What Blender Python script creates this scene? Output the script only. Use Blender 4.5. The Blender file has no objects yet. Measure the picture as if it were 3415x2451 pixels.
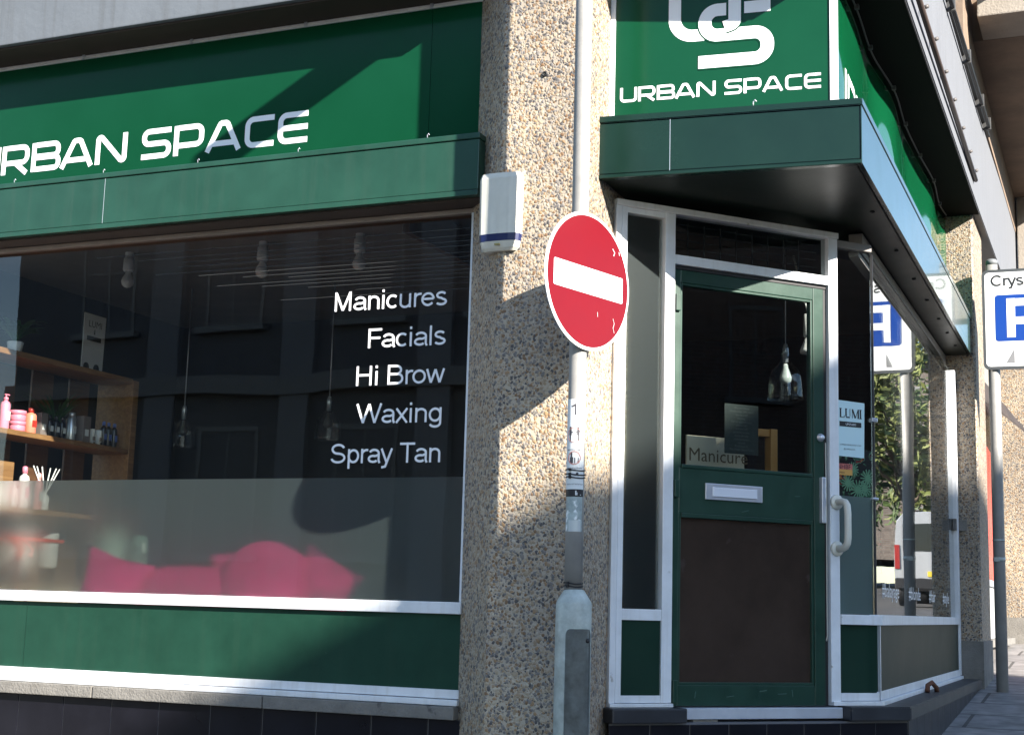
import bpy, bmesh, math, random
from mathutils import Vector, Matrix
random.seed(7)
SC = bpy.context.scene
COL = SC.collection
rad = math.radians

# ------------------------------------------------------------------ camera, sky, sun, exposure
YAW, PITCH, ROLL = rad(22.916), rad(9.284), rad(-1.608)
fw = Vector((-math.sin(YAW)*math.cos(PITCH), math.cos(YAW)*math.cos(PITCH), math.sin(PITCH)))
r0 = Vector((math.cos(YAW), math.sin(YAW), 0)); d0 = -(r0.cross(fw))
rr = math.cos(ROLL)*r0 + math.sin(ROLL)*d0
dd = -math.sin(ROLL)*r0 + math.cos(ROLL)*d0
cam = bpy.data.cameras.new('camera'); cam.lens = 51.09; cam.sensor_width = 36; cam.sensor_fit = 'HORIZONTAL'
cam.clip_start = 0.05; cam.clip_end = 3000
co = bpy.data.objects.new('camera', cam); COL.objects.link(co)
co.matrix_world = Matrix((rr, -dd, -fw)).transposed().to_4x4()
SC.camera = co

AZ, EL = rad(-27.4), rad(26.3)
sund = Vector((math.cos(AZ)*math.cos(EL), math.sin(AZ)*math.cos(EL), math.sin(EL)))
W = bpy.data.worlds.new('World'); SC.world = W; W.use_nodes = True
nt = W.node_tree; bg = nt.nodes['Background']
sky = nt.nodes.new('ShaderNodeTexSky'); sky.sky_type = 'NISHITA'; sky.sun_disc = False
sky.sun_elevation = EL; sky.sun_rotation = math.atan2(sund.x, sund.y)
sky.air_density = 1.0; sky.dust_density = 0.25; sky.ozone_density = 1.6
nt.links.new(sky.outputs[0], bg.inputs[0]); bg.inputs[1].default_value = 0.092
sl = bpy.data.lights.new('sun', 'SUN'); sl.energy = 5.0; sl.angle = rad(0.55); sl.color = (1.0, 0.93, 0.83)
so = bpy.data.objects.new('sun', sl); COL.objects.link(so)
so.rotation_euler = (-sund).to_track_quat('-Z', 'Y').to_euler(); so.location = sund*60
SC.view_settings.view_transform = 'Standard'; SC.view_settings.look = 'None'
SC.view_settings.gamma = 1; SC.view_settings.exposure = 1.85
SC.cycles.max_bounces = 8; SC.cycles.transparent_max_bounces = 24
SC.cycles.caustics_reflective = False; SC.cycles.caustics_refractive = False
SC.cycles.sample_clamp_indirect = 4

# ------------------------------------------------------------------ materials
def lin(c):
    return tuple((v/12.92 if v <= .04045 else ((v+.055)/1.055)**2.4) for v in [x/255 for x in c])
MATS = {}
def mat(name, col, rough=.5, metal=0, spec=.5, bump=0, bscale=60, var=0, vscale=6, coat=0, dirt=None, stretch=None, streak=None):
    if name in MATS: return MATS[name]
    m = bpy.data.materials.new(name); m.use_nodes = True; MATS[name] = m
    t = m.node_tree; n = t.nodes; l = t.links; p = n['Principled BSDF']
    p.inputs['Base Color'].default_value = (*col, 1); p.inputs['Roughness'].default_value = rough
    p.inputs['Metallic'].default_value = metal; p.inputs['Specular IOR Level'].default_value = spec
    p.inputs['Coat Weight'].default_value = coat
    tc = n.new('ShaderNodeTexCoord'); vec = tc.outputs['Object']
    if stretch:
        mp = n.new('ShaderNodeMapping'); mp.inputs['Scale'].default_value = stretch
        l.new(vec, mp.inputs[0]); vec = mp.outputs[0]
    if var:
        nz = n.new('ShaderNodeTexNoise'); nz.inputs['Scale'].default_value = vscale; nz.inputs['Detail'].default_value = 6
        nz.inputs['Roughness'].default_value = .65
        l.new(vec, nz.inputs[0])
        rp = n.new('ShaderNodeValToRGB')
        rp.color_ramp.elements[0].position = .3; rp.color_ramp.elements[1].position = .72
        rp.color_ramp.elements[0].color = (*[max(0, c*(1-var)) for c in col], 1)
        rp.color_ramp.elements[1].color = (*[min(1, c*(1+var)) for c in col], 1)
        l.new(nz.outputs[0], rp.inputs[0]); out = rp.outputs[0]
        if dirt:
            n2 = n.new('ShaderNodeTexNoise'); n2.inputs['Scale'].default_value = dirt[1]; n2.inputs['Detail'].default_value = 8
            l.new(vec, n2.inputs[0])
            r2 = n.new('ShaderNodeValToRGB'); r2.color_ramp.elements[0].position = dirt[2]; r2.color_ramp.elements[1].position = dirt[2]+.06
            l.new(n2.outputs[0], r2.inputs[0])
            mx = n.new('ShaderNodeMix'); mx.data_type = 'RGBA'; mx.inputs[7].default_value = (*dirt[0], 1)
            l.new(r2.outputs[0], mx.inputs[0]); l.new(out, mx.inputs[6]); out = mx.outputs[2]
        if streak:
            m3 = n.new('ShaderNodeMapping'); m3.inputs['Scale'].default_value = (26, 26, 1.1); l.new(tc.outputs['Object'], m3.inputs[0])
            n3 = n.new('ShaderNodeTexNoise'); n3.inputs['Scale'].default_value = 1; n3.inputs['Detail'].default_value = 5; l.new(m3.outputs[0], n3.inputs[0])
            r3 = n.new('ShaderNodeValToRGB'); r3.color_ramp.elements[0].position = .52; r3.color_ramp.elements[1].position = .80
            r3.color_ramp.elements[1].color = (streak[1],)*3+(1,); l.new(n3.outputs[0], r3.inputs[0])
            m4 = n.new('ShaderNodeMix'); m4.data_type = 'RGBA'; m4.inputs[7].default_value = (*streak[0], 1)
            l.new(r3.outputs[0], m4.inputs[0]); l.new(out, m4.inputs[6]); out = m4.outputs[2]
        l.new(out, p.inputs['Base Color'])
        rm = n.new('ShaderNodeMapRange'); rm.inputs[3].default_value = max(.02, rough-.08); rm.inputs[4].default_value = min(1, rough+.1)
        l.new(nz.outputs[0], rm.inputs[0]); l.new(rm.outputs[0], p.inputs['Roughness'])
    if bump:
        nb = n.new('ShaderNodeTexNoise'); nb.inputs['Scale'].default_value = bscale; nb.inputs['Detail'].default_value = 4
        l.new(vec, nb.inputs[0])
        b = n.new('ShaderNodeBump'); b.inputs['Strength'].default_value = bump; b.inputs['Distance'].default_value = .01
        l.new(nb.outputs[0], b.inputs['Height']); l.new(b.outputs[0], p.inputs['Normal'])
    return m

def pebble_mat(name, scale=52, bright=1.0):
    m = bpy.data.materials.new(name); m.use_nodes = True
    t = m.node_tree; n = t.nodes; l = t.links; p = n['Principled BSDF']
    def math_(op, a, b=None, clamp=False):
        x = n.new('ShaderNodeMath'); x.operation = op; x.use_clamp = clamp
        for i, v in enumerate((a, b)):
            if v is None: continue
            if isinstance(v, (int, float)): x.inputs[i].default_value = v
            else: l.new(v, x.inputs[i])
        return x.outputs[0]
    tc = n.new('ShaderNodeTexCoord')
    nz = n.new('ShaderNodeTexNoise'); nz.inputs['Scale'].default_value = 38; nz.inputs['Detail'].default_value = 2; l.new(tc.outputs['Object'], nz.inputs[0])
    sb = n.new('ShaderNodeVectorMath'); sb.operation = 'SUBTRACT'; sb.inputs[1].default_value = (.5, .5, .5); l.new(nz.outputs[1], sb.inputs[0])
    sc_ = n.new('ShaderNodeVectorMath'); sc_.operation = 'SCALE'; sc_.inputs['Scale'].default_value = .018; l.new(sb.outputs[0], sc_.inputs[0])
    av = n.new('ShaderNodeVectorMath'); av.operation = 'ADD'; l.new(tc.outputs['Object'], av.inputs[0]); l.new(sc_.outputs[0], av.inputs[1])
    def layer(sc, off):
        ad = n.new('ShaderNodeVectorMath'); ad.operation = 'ADD'; ad.inputs[1].default_value = off; l.new(av.outputs[0], ad.inputs[0])
        v1 = n.new('ShaderNodeTexVoronoi'); v1.feature = 'F1'; v1.inputs['Scale'].default_value = sc; v1.inputs['Randomness'].default_value = .85
        l.new(ad.outputs[0], v1.inputs['Vector']); sep = n.new('ShaderNodeSeparateColor'); l.new(v1.outputs['Color'], sep.inputs[0])
        r = math_('MULTIPLY_ADD', sep.outputs[1], .26); n_ = r.node; n_.inputs[2].default_value = .40
        q = math_('DIVIDE', v1.outputs['Distance'], r)
        dome = math_('SQRT', math_('SUBTRACT', 1.0, math_('MULTIPLY', q, q), True))
        return dome, sep
    d1, s1 = layer(scale, (0, 0, 0)); d2, s2 = layer(scale*1.55, (3.3, 1.7, .4))
    d2s = math_('MULTIPLY', d2, .62)
    hgt = math_('MAXIMUM', d1, d2s)
    pick = math_('GREATER_THAN', d2s, d1)
    hue = n.new('ShaderNodeMix'); hue.data_type = 'FLOAT'; l.new(pick, hue.inputs[0]); l.new(s1.outputs[0], hue.inputs[2]); l.new(s2.outputs[0], hue.inputs[3])
    rp = n.new('ShaderNodeValToRGB'); e = rp.color_ramp.elements; rp.color_ramp.interpolation = 'CONSTANT'
    cs = [(0, (.10,.095,.098)), (.12, (.26,.24,.225)), (.26, (.38,.29,.20)), (.40, (.24,.145,.08)), (.50, (.42,.34,.245)),
          (.64, (.46,.39,.30)), (.76, (.19,.18,.18)), (.86, (.38,.25,.14)), (.94, (.54,.47,.38))]
    e[0].position, e[0].color = 0, (*[c*bright for c in cs[0][1]], 1)
    e[1].position, e[1].color = cs[-1][0], (*[c*bright for c in cs[-1][1]], 1)
    for q in cs[1:-1]:
        k = e.new(q[0]); k.color = (*[c*bright for c in q[1]], 1)
    l.new(hue.outputs[0], rp.inputs[0])
    mask = n.new('ShaderNodeMapRange'); mask.inputs[1].default_value = .10; mask.inputs[2].default_value = .34; l.new(hgt, mask.inputs[0])
    mg = n.new('ShaderNodeMix'); mg.data_type = 'RGBA'; mg.inputs[6].default_value = (.49*bright, .43*bright, .355*bright, 1)
    l.new(mask.outputs[0], mg.inputs[0]); l.new(rp.outputs[0], mg.inputs[7])
    big = n.new('ShaderNodeTexNoise'); big.inputs['Scale'].default_value = 1.6; big.inputs['Detail'].default_value = 6
    l.new(tc.outputs['Object'], big.inputs[0])
    rb = n.new('ShaderNodeValToRGB'); rb.color_ramp.elements[0].position = .33; rb.color_ramp.elements[1].position = .66
    rb.color_ramp.elements[0].color = (.70, .68, .66, 1); rb.color_ramp.elements[1].color = (1.12, 1.08, 1.0, 1)
    l.new(big.outputs[0], rb.inputs[0])
    mul = n.new('ShaderNodeMix'); mul.data_type = 'RGBA'; mul.blend_type = 'MULTIPLY'; mul.inputs[0].default_value = .8
    l.new(mg.outputs[2], mul.inputs[6]); l.new(rb.outputs[0], mul.inputs[7])
    l.new(mul.outputs[2], p.inputs['Base Color']); p.inputs['Roughness'].default_value = .62
    b = n.new('ShaderNodeBump'); b.inputs['Strength'].default_value = .65; b.inputs['Distance'].default_value = .0055
    l.new(hgt, b.inputs['Height']); l.new(b.outputs[0], p.inputs['Normal'])
    return m

def glass_mat(name, tint=(.95,.97,.965), refl=.04, rough=0.0):
    m = bpy.data.materials.new(name); m.use_nodes = True
    t = m.node_tree; n = t.nodes; l = t.links; n.remove(n['Principled BSDF'])
    o = n['Material Output']
    tr = n.new('ShaderNodeBsdfTransparent'); tr.inputs[0].default_value = (*tint, 1)
    gl = n.new('ShaderNodeBsdfGlossy'); gl.inputs['Roughness'].default_value = rough; gl.inputs[0].default_value = (1, 1, 1, 1)
    tc = n.new('ShaderNodeTexCoord'); wn = n.new('ShaderNodeTexNoise'); wn.inputs['Scale'].default_value = 1.6; wn.inputs['Detail'].default_value = 1
    l.new(tc.outputs['Object'], wn.inputs[0]); wb = n.new('ShaderNodeBump'); wb.inputs['Strength'].default_value = .10; wb.inputs['Distance'].default_value = .012
    l.new(wn.outputs[0], wb.inputs['Height']); l.new(wb.outputs[0], gl.inputs['Normal'])
    lw = n.new('ShaderNodeLayerWeight'); lw.inputs[0].default_value = .5
    pw = n.new('ShaderNodeMath'); pw.operation = 'POWER'; pw.inputs[1].default_value = 5
    l.new(lw.outputs['Facing'], pw.inputs[0])
    ma = n.new('ShaderNodeMath'); ma.operation = 'MULTIPLY_ADD'; ma.inputs[1].default_value = 1-refl; ma.inputs[2].default_value = refl
    l.new(pw.outputs[0], ma.inputs[0])
    mx = n.new('ShaderNodeMixShader'); l.new(ma.outputs[0], mx.inputs[0]); l.new(tr.outputs[0], mx.inputs[1]); l.new(gl.outputs[0], mx.inputs[2])
    l.new(mx.outputs[0], o.inputs[0])
    return m

def film_mat(name, col=(.20,.23,.22), clear=.34, tl=.10, blur=.30):
    m = bpy.data.materials.new(name); m.use_nodes = True
    t = m.node_tree; n = t.nodes; l = t.links; n.remove(n['Principled BSDF']); o = n['Material Output']
    tr = n.new('ShaderNodeBsdfTransparent'); tr.inputs[0].default_value = (.9, .95, .93, 1)
    df = n.new('ShaderNodeBsdfDiffuse'); df.inputs[0].default_value = (*col, 1)
    tn = n.new('ShaderNodeBsdfTranslucent'); tn.inputs[0].default_value = (.8, .85, .83, 1)
    rf = n.new('ShaderNodeBsdfRefraction'); rf.inputs['IOR'].default_value = 1.22; rf.inputs['Roughness'].default_value = .55
    gl = n.new('ShaderNodeBsdfGlossy'); gl.inputs['Roughness'].default_value = .28
    nz = n.new('ShaderNodeTexNoise'); nz.inputs['Scale'].default_value = 3
    tc = n.new('ShaderNodeTexCoord'); l.new(tc.outputs['Object'], nz.inputs[0])
    def mixs(a, b, f):
        x = n.new('ShaderNodeMixShader'); x.inputs[0].default_value = f; l.new(a, x.inputs[1]); l.new(b, x.inputs[2]); return x.outputs[0]
    s = mixs(tr.outputs[0], rf.outputs[0], blur/(blur+clear))
    d = mixs(df.outputs[0], tn.outputs[0], tl)
    s = mixs(d, s, blur+clear)
    s = mixs(s, gl.outputs[0], .035)
    l.new(s, o.inputs[0])
    return m

def brick_mat(name, c1, c2, mortar, scale=1, bw=.5, rh=.25, msize=.012, rough=.8, axis=None, bump=.3):
    m = bpy.data.materials.new(name); m.use_nodes = True
    t = m.node_tree; n = t.nodes; l = t.links; p = n['Principled BSDF']
    tc = n.new('ShaderNodeTexCoord'); mp = n.new('ShaderNodeMapping')
    if axis: mp.inputs['Rotation'].default_value = axis
    l.new(tc.outputs['Object'], mp.inputs[0])
    b = n.new('ShaderNodeTexBrick'); b.inputs['Scale'].default_value = scale
    b.inputs['Color1'].default_value = (*c1, 1); b.inputs['Color2'].default_value = (*c2, 1); b.inputs['Mortar'].default_value = (*mortar, 1)
    b.inputs['Brick Width'].default_value = bw; b.inputs['Row Height'].default_value = rh; b.inputs['Mortar Size'].default_value = msize
    l.new(mp.outputs[0], b.inputs[0])
    nz = n.new('ShaderNodeTexNoise'); nz.inputs['Scale'].default_value = 9; nz.inputs['Detail'].default_value = 8; l.new(tc.outputs['Object'], nz.inputs[0])
    rp = n.new('ShaderNodeValToRGB'); rp.color_ramp.elements[0].color = (.6, .6, .6, 1); rp.color_ramp.elements[1].color = (1.25, 1.25, 1.25, 1)
    rp.color_ramp.elements[0].position = .3; rp.color_ramp.elements[1].position = .75
    l.new(nz.outputs[0], rp.inputs[0])
    mx = n.new('ShaderNodeMix'); mx.data_type = 'RGBA'; mx.blend_type = 'MULTIPLY'; mx.inputs[0].default_value = 1
    l.new(b.outputs[0], mx.inputs[6]); l.new(rp.outputs[0], mx.inputs[7]); l.new(mx.outputs[2], p.inputs['Base Color'])
    p.inputs['Roughness'].default_value = rough
    bp = n.new('ShaderNodeBump'); bp.inputs['Strength'].default_value = bump; bp.inputs['Distance'].default_value = .006; bp.invert = True
    l.new(b.outputs['Fac'], bp.inputs['Height']); l.new(bp.outputs[0], p.inputs['Normal'])
    return m

def wood_mat(name, c1, c2):
    m = bpy.data.materials.new(name); m.use_nodes = True
    t = m.node_tree; n = t.nodes; l = t.links; p = n['Principled BSDF']
    tc = n.new('ShaderNodeTexCoord'); mp = n.new('ShaderNodeMapping'); mp.inputs['Scale'].default_value = (14, 1.2, 14)
    l.new(tc.outputs['Object'], mp.inputs[0])
    nz = n.new('ShaderNodeTexNoise'); nz.inputs['Scale'].default_value = 3; nz.inputs['Detail'].default_value = 6; nz.inputs['Distortion'].default_value = .8
    l.new(mp.outputs[0], nz.inputs[0])
    rp = n.new('ShaderNodeValToRGB'); rp.color_ramp.elements[0].position = .35; rp.color_ramp.elements[1].position = .65
    rp.color_ramp.elements[0].color = (*c1, 1); rp.color_ramp.elements[1].color = (*c2, 1)
    l.new(nz.outputs[0], rp.inputs[0]); l.new(rp.outputs[0], p.inputs['Base Color']); p.inputs['Roughness'].default_value = .45
    return m

PEB = pebble_mat('pebbledash', 58, .88)
PEB2 = pebble_mat('pebbledash far', 56, .76)
GLASS = glass_mat('window glass')
DGLASS = glass_mat('tinted door glass', (.80, .83, .83))
LAMPGLASS = glass_mat('lamp glass', (.93, .95, .95), .06)
FILM = film_mat('frosted film', (.120,.150,.152), .12, .42, .46)
FILM2 = film_mat('frosted film side', (.16, .21, .21), .12, .1, .12)
WHITE = mat('white window frame', (.70, .72, .75), .38, streak=((.45,.43,.40), .4), var=.10, vscale=7, dirt=((.36, .34, .30), 15, .71))
WHITE2 = mat('white vinyl', (.82, .83, .86), .4)
SIGNG = mat('green sign panel', (.0035, .050, .022), .16, var=.06, vscale=3, spec=.2)
SIDEG = mat('green side panel', (.0028, .075, .028), .05, spec=.4)
BOXG = mat('green metal', (.015, .057, .039), .32, var=.16, vscale=4, streak=((.035,.066,.05), .35), spec=.5, dirt=((.03, .075, .055), 26, .76))
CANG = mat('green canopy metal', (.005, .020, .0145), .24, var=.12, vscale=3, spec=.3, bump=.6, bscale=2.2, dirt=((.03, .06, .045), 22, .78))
SIDECAN = mat('green canopy gloss', (.008, .036, .030), .16, spec=.8, coat=.35, var=.06, vscale=3)
PANG = mat('green stall panel', (.010, .043, .028), .38, spec=.22, var=.2, vscale=3.5, streak=((.022,.05,.034), .3), dirt=((.05, .09, .07), 40, .74))
PANG2 = mat('dark green panel', (.006, .030, .019), .3, var=.12, vscale=3)
DOORG = mat('green door paint', (.008, .038, .025), .36, streak=((.015,.045,.033), .6), var=.16, vscale=8, dirt=((.03, .07, .05), 45, .76))
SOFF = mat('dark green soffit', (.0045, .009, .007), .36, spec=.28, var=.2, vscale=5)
SLABW = mat('painted slab', (.112, .128, .148), .8, streak=((.075,.08,.085), .6), bump=.14, bscale=38, var=.07, vscale=4, dirt=((.08, .085, .09), 30, .78))
SLABS = mat('pale slab', (.140, .147, .163), .8, streak=((.10,.105,.115), .6), bump=.2, bscale=50, var=.05, vscale=3)
BROWN = mat('brown concrete', (.20, .145, .105), .9, bump=.4, bscale=20, var=.25, vscale=3)
BEAMC = mat('pale beam', (.30, .265, .225), .85, bump=.4, bscale=60, var=.1, vscale=9)
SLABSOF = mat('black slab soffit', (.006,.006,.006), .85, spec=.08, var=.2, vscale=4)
DARKSOF = mat('dark soffit boards', (.040, .028, .022), .7, var=.3, vscale=4)
CONC = mat('concrete', (.18, .17, .155), .9, bump=.5, bscale=90, var=.22, vscale=9, dirt=((.09, .085, .08), 12, .66))
TILE = mat('black glazed tile', (.007, .007, .011), .30, spec=.3, var=.25, vscale=6, dirt=((.20, .20, .20), 60, .76))
TILEE = mat('tile grout', (.12, .12, .13), .8)
ALU = mat('aluminium', (.55, .58, .64), .38, metal=.35, var=.08, vscale=8)
SATIN = mat('satin metal', (.60, .63, .70), .33, metal=.6, var=.06, vscale=10)
BLACK = mat('black rubber', (.012, .012, .014), .55)
GALV = mat('galvanised steel', (.40, .445, .425), .5, var=.3, vscale=16, bump=.1, bscale=50, dirt=((.50, .52, .50), 34, .72))
GALV2 = mat('weathered steel', (.50, .55, .565), .5, var=.35, vscale=16, dirt=((.42, .44, .42), 34, .70))
POLEG = mat('grey pole paint', (.26, .255, .245), .5, var=.12, vscale=10, dirt=((.20, .18, .16), 22, .72))
RED = mat('red sign sheeting', (.135, .0013, .0055), .36, spec=.25, var=.04, vscale=8)
SIGNW = mat('white sign sheeting', (.84, .84, .85), .3)
BLUE = mat('blue sign sheeting', (.002, .040, .26), .3)
SBACK = mat('sign grey', (.05, .055, .06), .5)
CREAM = mat('ivory plastic', (.62, .61, .54), .4, var=.06, vscale=12, streak=((.42,.40,.34), .5))
NAVY = mat('navy plastic', (.007, .014, .075), .4)
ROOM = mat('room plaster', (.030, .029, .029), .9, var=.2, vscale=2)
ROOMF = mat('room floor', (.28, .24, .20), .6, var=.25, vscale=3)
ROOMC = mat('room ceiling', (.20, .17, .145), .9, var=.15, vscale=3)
TIMB = mat('brown timber lining', (.10, .052, .030), .7, var=.3, vscale=5)
WOOD = wood_mat('pine', (.16, .078, .030), (.25, .135, .055))
WOODD = wood_mat('dark pine', (.075, .034, .016), (.11, .055, .026))
PINK = mat('pink velvet', (.78, .016, .18), .85, var=.2, vscale=9, bump=.2, bscale=25)
PAPER = mat('white paper', (.74, .76, .76), .7)
PAPERB = mat('bluish paper', (.52, .70, .74), .7)
INK = mat('black ink', (.012, .013, .016), .6)
PORC = mat('white porcelain', (.78, .78, .76), .35)
BULB = mat('opal bulb', (.80, .79, .76), .25)
LEAF = mat('house plant leaf', (.022, .075, .022), .5, var=.4, vscale=12)
ROAD = mat('asphalt', (.055, .055, .058), .9, bump=.5, bscale=120, var=.25, vscale=2)
PAVE = brick_mat('paving slabs', (.20, .19, .185), (.25, .235, .225), (.07, .065, .06), 1, .9, .6, .012, .85)
KERB = mat('kerb stone', (.26, .25, .24), .9, bump=.4, var=.2)

# ------------------------------------------------------------------ frames and mesh builder
def frame(o, u, n):
    u = Vector(u).normalized(); n = Vector(n).normalized()
    return (Vector(o), u, n)
def P(fr, u, z, d=0):
    k = fr[3] if len(fr) > 3 else 1
    return fr[0] + (fr[1]*u + Vector((0, 0, z)) + fr[2]*d)*k
KA = .9619
FA = frame((0, 6.06, 0), (1, 0, 0), (0, -1, 0)) + (KA,)        # long shopfront (measures in units of KA metres)
FX = frame((0, 5.90, 0), (1, 0, 0), (0, -1, 0))               # face of the long fascia box
AD = rad(47.41)
ud = (math.cos(AD), math.sin(AD), 0); nd = (math.sin(AD), -math.cos(AD), 0)
FD = frame((-2.112, 6.183, 0), ud, nd)                          # splayed doorway
FB = frame((-1.105, 0, 0), (0, 1, 0), (1, 0, 0))                # side street front
CR = rad(5.7)
FC = frame((-2.125, 5.965, 0), (math.cos(CR), math.sin(CR), 0), (math.sin(CR), -math.cos(CR), 0))   # corner canopy

SCALE = [1.0]
class MB:
    def __init__(s): s.bm = bmesh.new()
    def hexa(s, c, bev=0):
        v = [s.bm.verts.new(p) for p in c]
        fs = [(0,1,2,3), (7,6,5,4), (0,4,5,1), (1,5,6,2), (2,6,7,3), (3,7,4,0)]
        f = [s.bm.faces.new([v[i] for i in q]) for q in fs]
        bmesh.ops.recalc_face_normals(s.bm, faces=f)
        if bev:
            es = list({e for x in f for e in x.edges})
            bmesh.ops.bevel(s.bm, geom=es, offset=bev, segments=2, affect='EDGES', profile=.6)
        return s
    def fb(s, fr, u0, u1, z0, z1, d0, d1, bev=0):
        return s.hexa([P(fr,u0,z0,d0), P(fr,u1,z0,d0), P(fr,u1,z0,d1), P(fr,u0,z0,d1),
                       P(fr,u0,z1,d0), P(fr,u1,z1,d0), P(fr,u1,z1,d1), P(fr,u0,z1,d1)], bev)
    def box(s, a, b, bev=0):
        (x0,y0,z0), (x1,y1,z1) = a, b
        return s.hexa([Vector(q) for q in ((x0,y0,z0),(x1,y0,z0),(x1,y1,z0),(x0,y1,z0),(x0,y0,z1),(x1,y0,z1),(x1,y1,z1),(x0,y1,z1))], bev)
    def prism(s, poly, z0, z1, bev=0):
        zz = lambda z, x, y: z(x, y) if callable(z) else z
        a = [s.bm.verts.new((x, y, zz(z0,x,y))) for x, y in poly]; b = [s.bm.verts.new((x, y, zz(z1,x,y))) for x, y in poly]
        f = [s.bm.faces.new(a[::-1]), s.bm.faces.new(b)]
        k = len(poly)
        for i in range(k): f.append(s.bm.faces.new((a[i], a[(i+1)%k], b[(i+1)%k], b[i])))
        bmesh.ops.recalc_face_normals(s.bm, faces=f)
        if bev: bmesh.ops.bevel(s.bm, geom=list({e for x in f for e in x.edges}), offset=bev, segments=2, affect='EDGES')
        return s
    def slab(s, pts, thick):      # planar polygon of 3-D points, thickened along vector
        a = [s.bm.verts.new(p) for p in pts]; b = [s.bm.verts.new(Vector(p)+Vector(thick)) for p in pts]; k = len(pts)
        f = [s.bm.faces.new(a), s.bm.faces.new(b[::-1])]
        for i in range(k): f.append(s.bm.faces.new((a[i], b[i], b[(i+1)%k], a[(i+1)%k])))
        bmesh.ops.recalc_face_normals(s.bm, faces=f); return s
    def tube(s, pts, r, seg=10, cap=True):
        pts = [Vector(p) for p in pts]; rs = r if isinstance(r, (list, tuple)) else [r]*len(pts); rings = []
        up = None
        for i, p in enumerate(pts):
            t = (pts[min(i+1, len(pts)-1)] - pts[max(i-1, 0)]).normalized()
            if up is None: up = t.orthogonal().normalized()
            up = (up - t*up.dot(t)).normalized(); w = t.cross(up)
            rings.append([s.bm.verts.new(p + (up*math.cos(a)+w*math.sin(a))*rs[i]) for a in [2*math.pi*k/seg for k in range(seg)]])
        f = []
        for a, b in zip(rings, rings[1:]):
            for k in range(seg): f.append(s.bm.faces.new((a[k], a[(k+1)%seg], b[(k+1)%seg], b[k])))
        if cap: f += [s.bm.faces.new(rings[0][::-1]), s.bm.faces.new(rings[-1])]
        bmesh.ops.recalc_face_normals(s.bm, faces=f)
        for x in f: x.smooth = True
        return s
    def lathe(s, c, prof, seg=20, smooth=True, ax=None):
        c = Vector(c); rings = []
        ax = Vector(ax).normalized() if ax else Vector((0,0,1)); a1 = ax.orthogonal().normalized(); a2 = ax.cross(a1)
        for r, z in prof:
            r = max(r, 1e-4)
            rings.append([s.bm.verts.new(c + a1*(r*math.cos(a)) + a2*(r*math.sin(a)) + ax*z) for a in [2*math.pi*k/seg for k in range(seg)]])
        f = []
        for a, b in zip(rings, rings[1:]):
            for k in range(seg): f.append(s.bm.faces.new((a[k], a[(k+1)%seg], b[(k+1)%seg], b[k])))
        f += [s.bm.faces.new(rings[0][::-1]), s.bm.faces.new(rings[-1])]
        bmesh.ops.recalc_face_normals(s.bm, faces=f)
        for x in f: x.smooth = smooth
        return s
    def build(s, name, m, parent=None, loc=None, angle=None):
        me = bpy.data.meshes.new(name)
        if SCALE[0] != 1:
            for v in s.bm.verts: v.co *= SCALE[0]
        s.bm.to_mesh(me); s.bm.free(); me.materials.append(m)
        o = bpy.data.objects.new(name, me); COL.objects.link(o)
        if parent is not None:
            o.parent = parent
            o.matrix_parent_inverse = Matrix.Translation(parent_world(parent)).inverted()
        return o
def parent_world(o):
    t = Vector(o.location)
    if o.parent: t = t + parent_world(o.parent) + o.matrix_parent_inverse.translation
    return t
def tag(o, label=None, cat=None, group=None, kind=None):
    if label: o['label'] = label
    if cat: o['category'] = cat
    if group: o['group'] = group
    if kind: o['kind'] = kind
    return o
def thing(name, label, cat, loc, group=None):
    o = bpy.data.objects.new(name, None); COL.objects.link(o); o.location = Vector(loc)*SCALE[0]; o.empty_display_size = .1
    return tag(o, label, cat, group)

# ---- lettering: stroked letter shapes
def rounded(pts, r, n=7):
    out = [Vector(pts[0][:2])]
    for i in range(1, len(pts)-1):
        a, b, c = pts[i-1], pts[i], pts[i+1]
        rr_ = pts[i][2] if len(pts[i]) > 2 else r
        a, b, c = Vector(a[:2]), Vector(b[:2]), Vector(c[:2])
        if rr_ <= 0: out.append(b); continue
        u, v = (a-b).normalized(), (c-b).normalized(); ang = math.acos(max(-1, min(1, u.dot(v))))
        t = rr_/math.tan(ang/2); p1, p2 = b+u*t, b+v*t
        cen = b + (u+v).normalized()*(rr_/math.sin(ang/2))
        a1 = math.atan2(p1.y-cen.y, p1.x-cen.x); a2 = math.atan2(p2.y-cen.y, p2.x-cen.x); da = (a2-a1+math.pi) % (2*math.pi) - math.pi
        for k in range(n+1): out.append(cen + Vector((math.cos(a1+da*k/n), math.sin(a1+da*k/n)))*rr_)
    out.append(Vector(pts[-1][:2])); out[0] = Vector(pts[0][:2])
    return out
def arc(cx, cy, rx, ry, a0, a1, n=14):
    return [(cx+rx*math.cos(rad(a0+(a1-a0)*k/n)), cy+ry*math.sin(rad(a0+(a1-a0)*k/n))) for k in range(n+1)]
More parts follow.
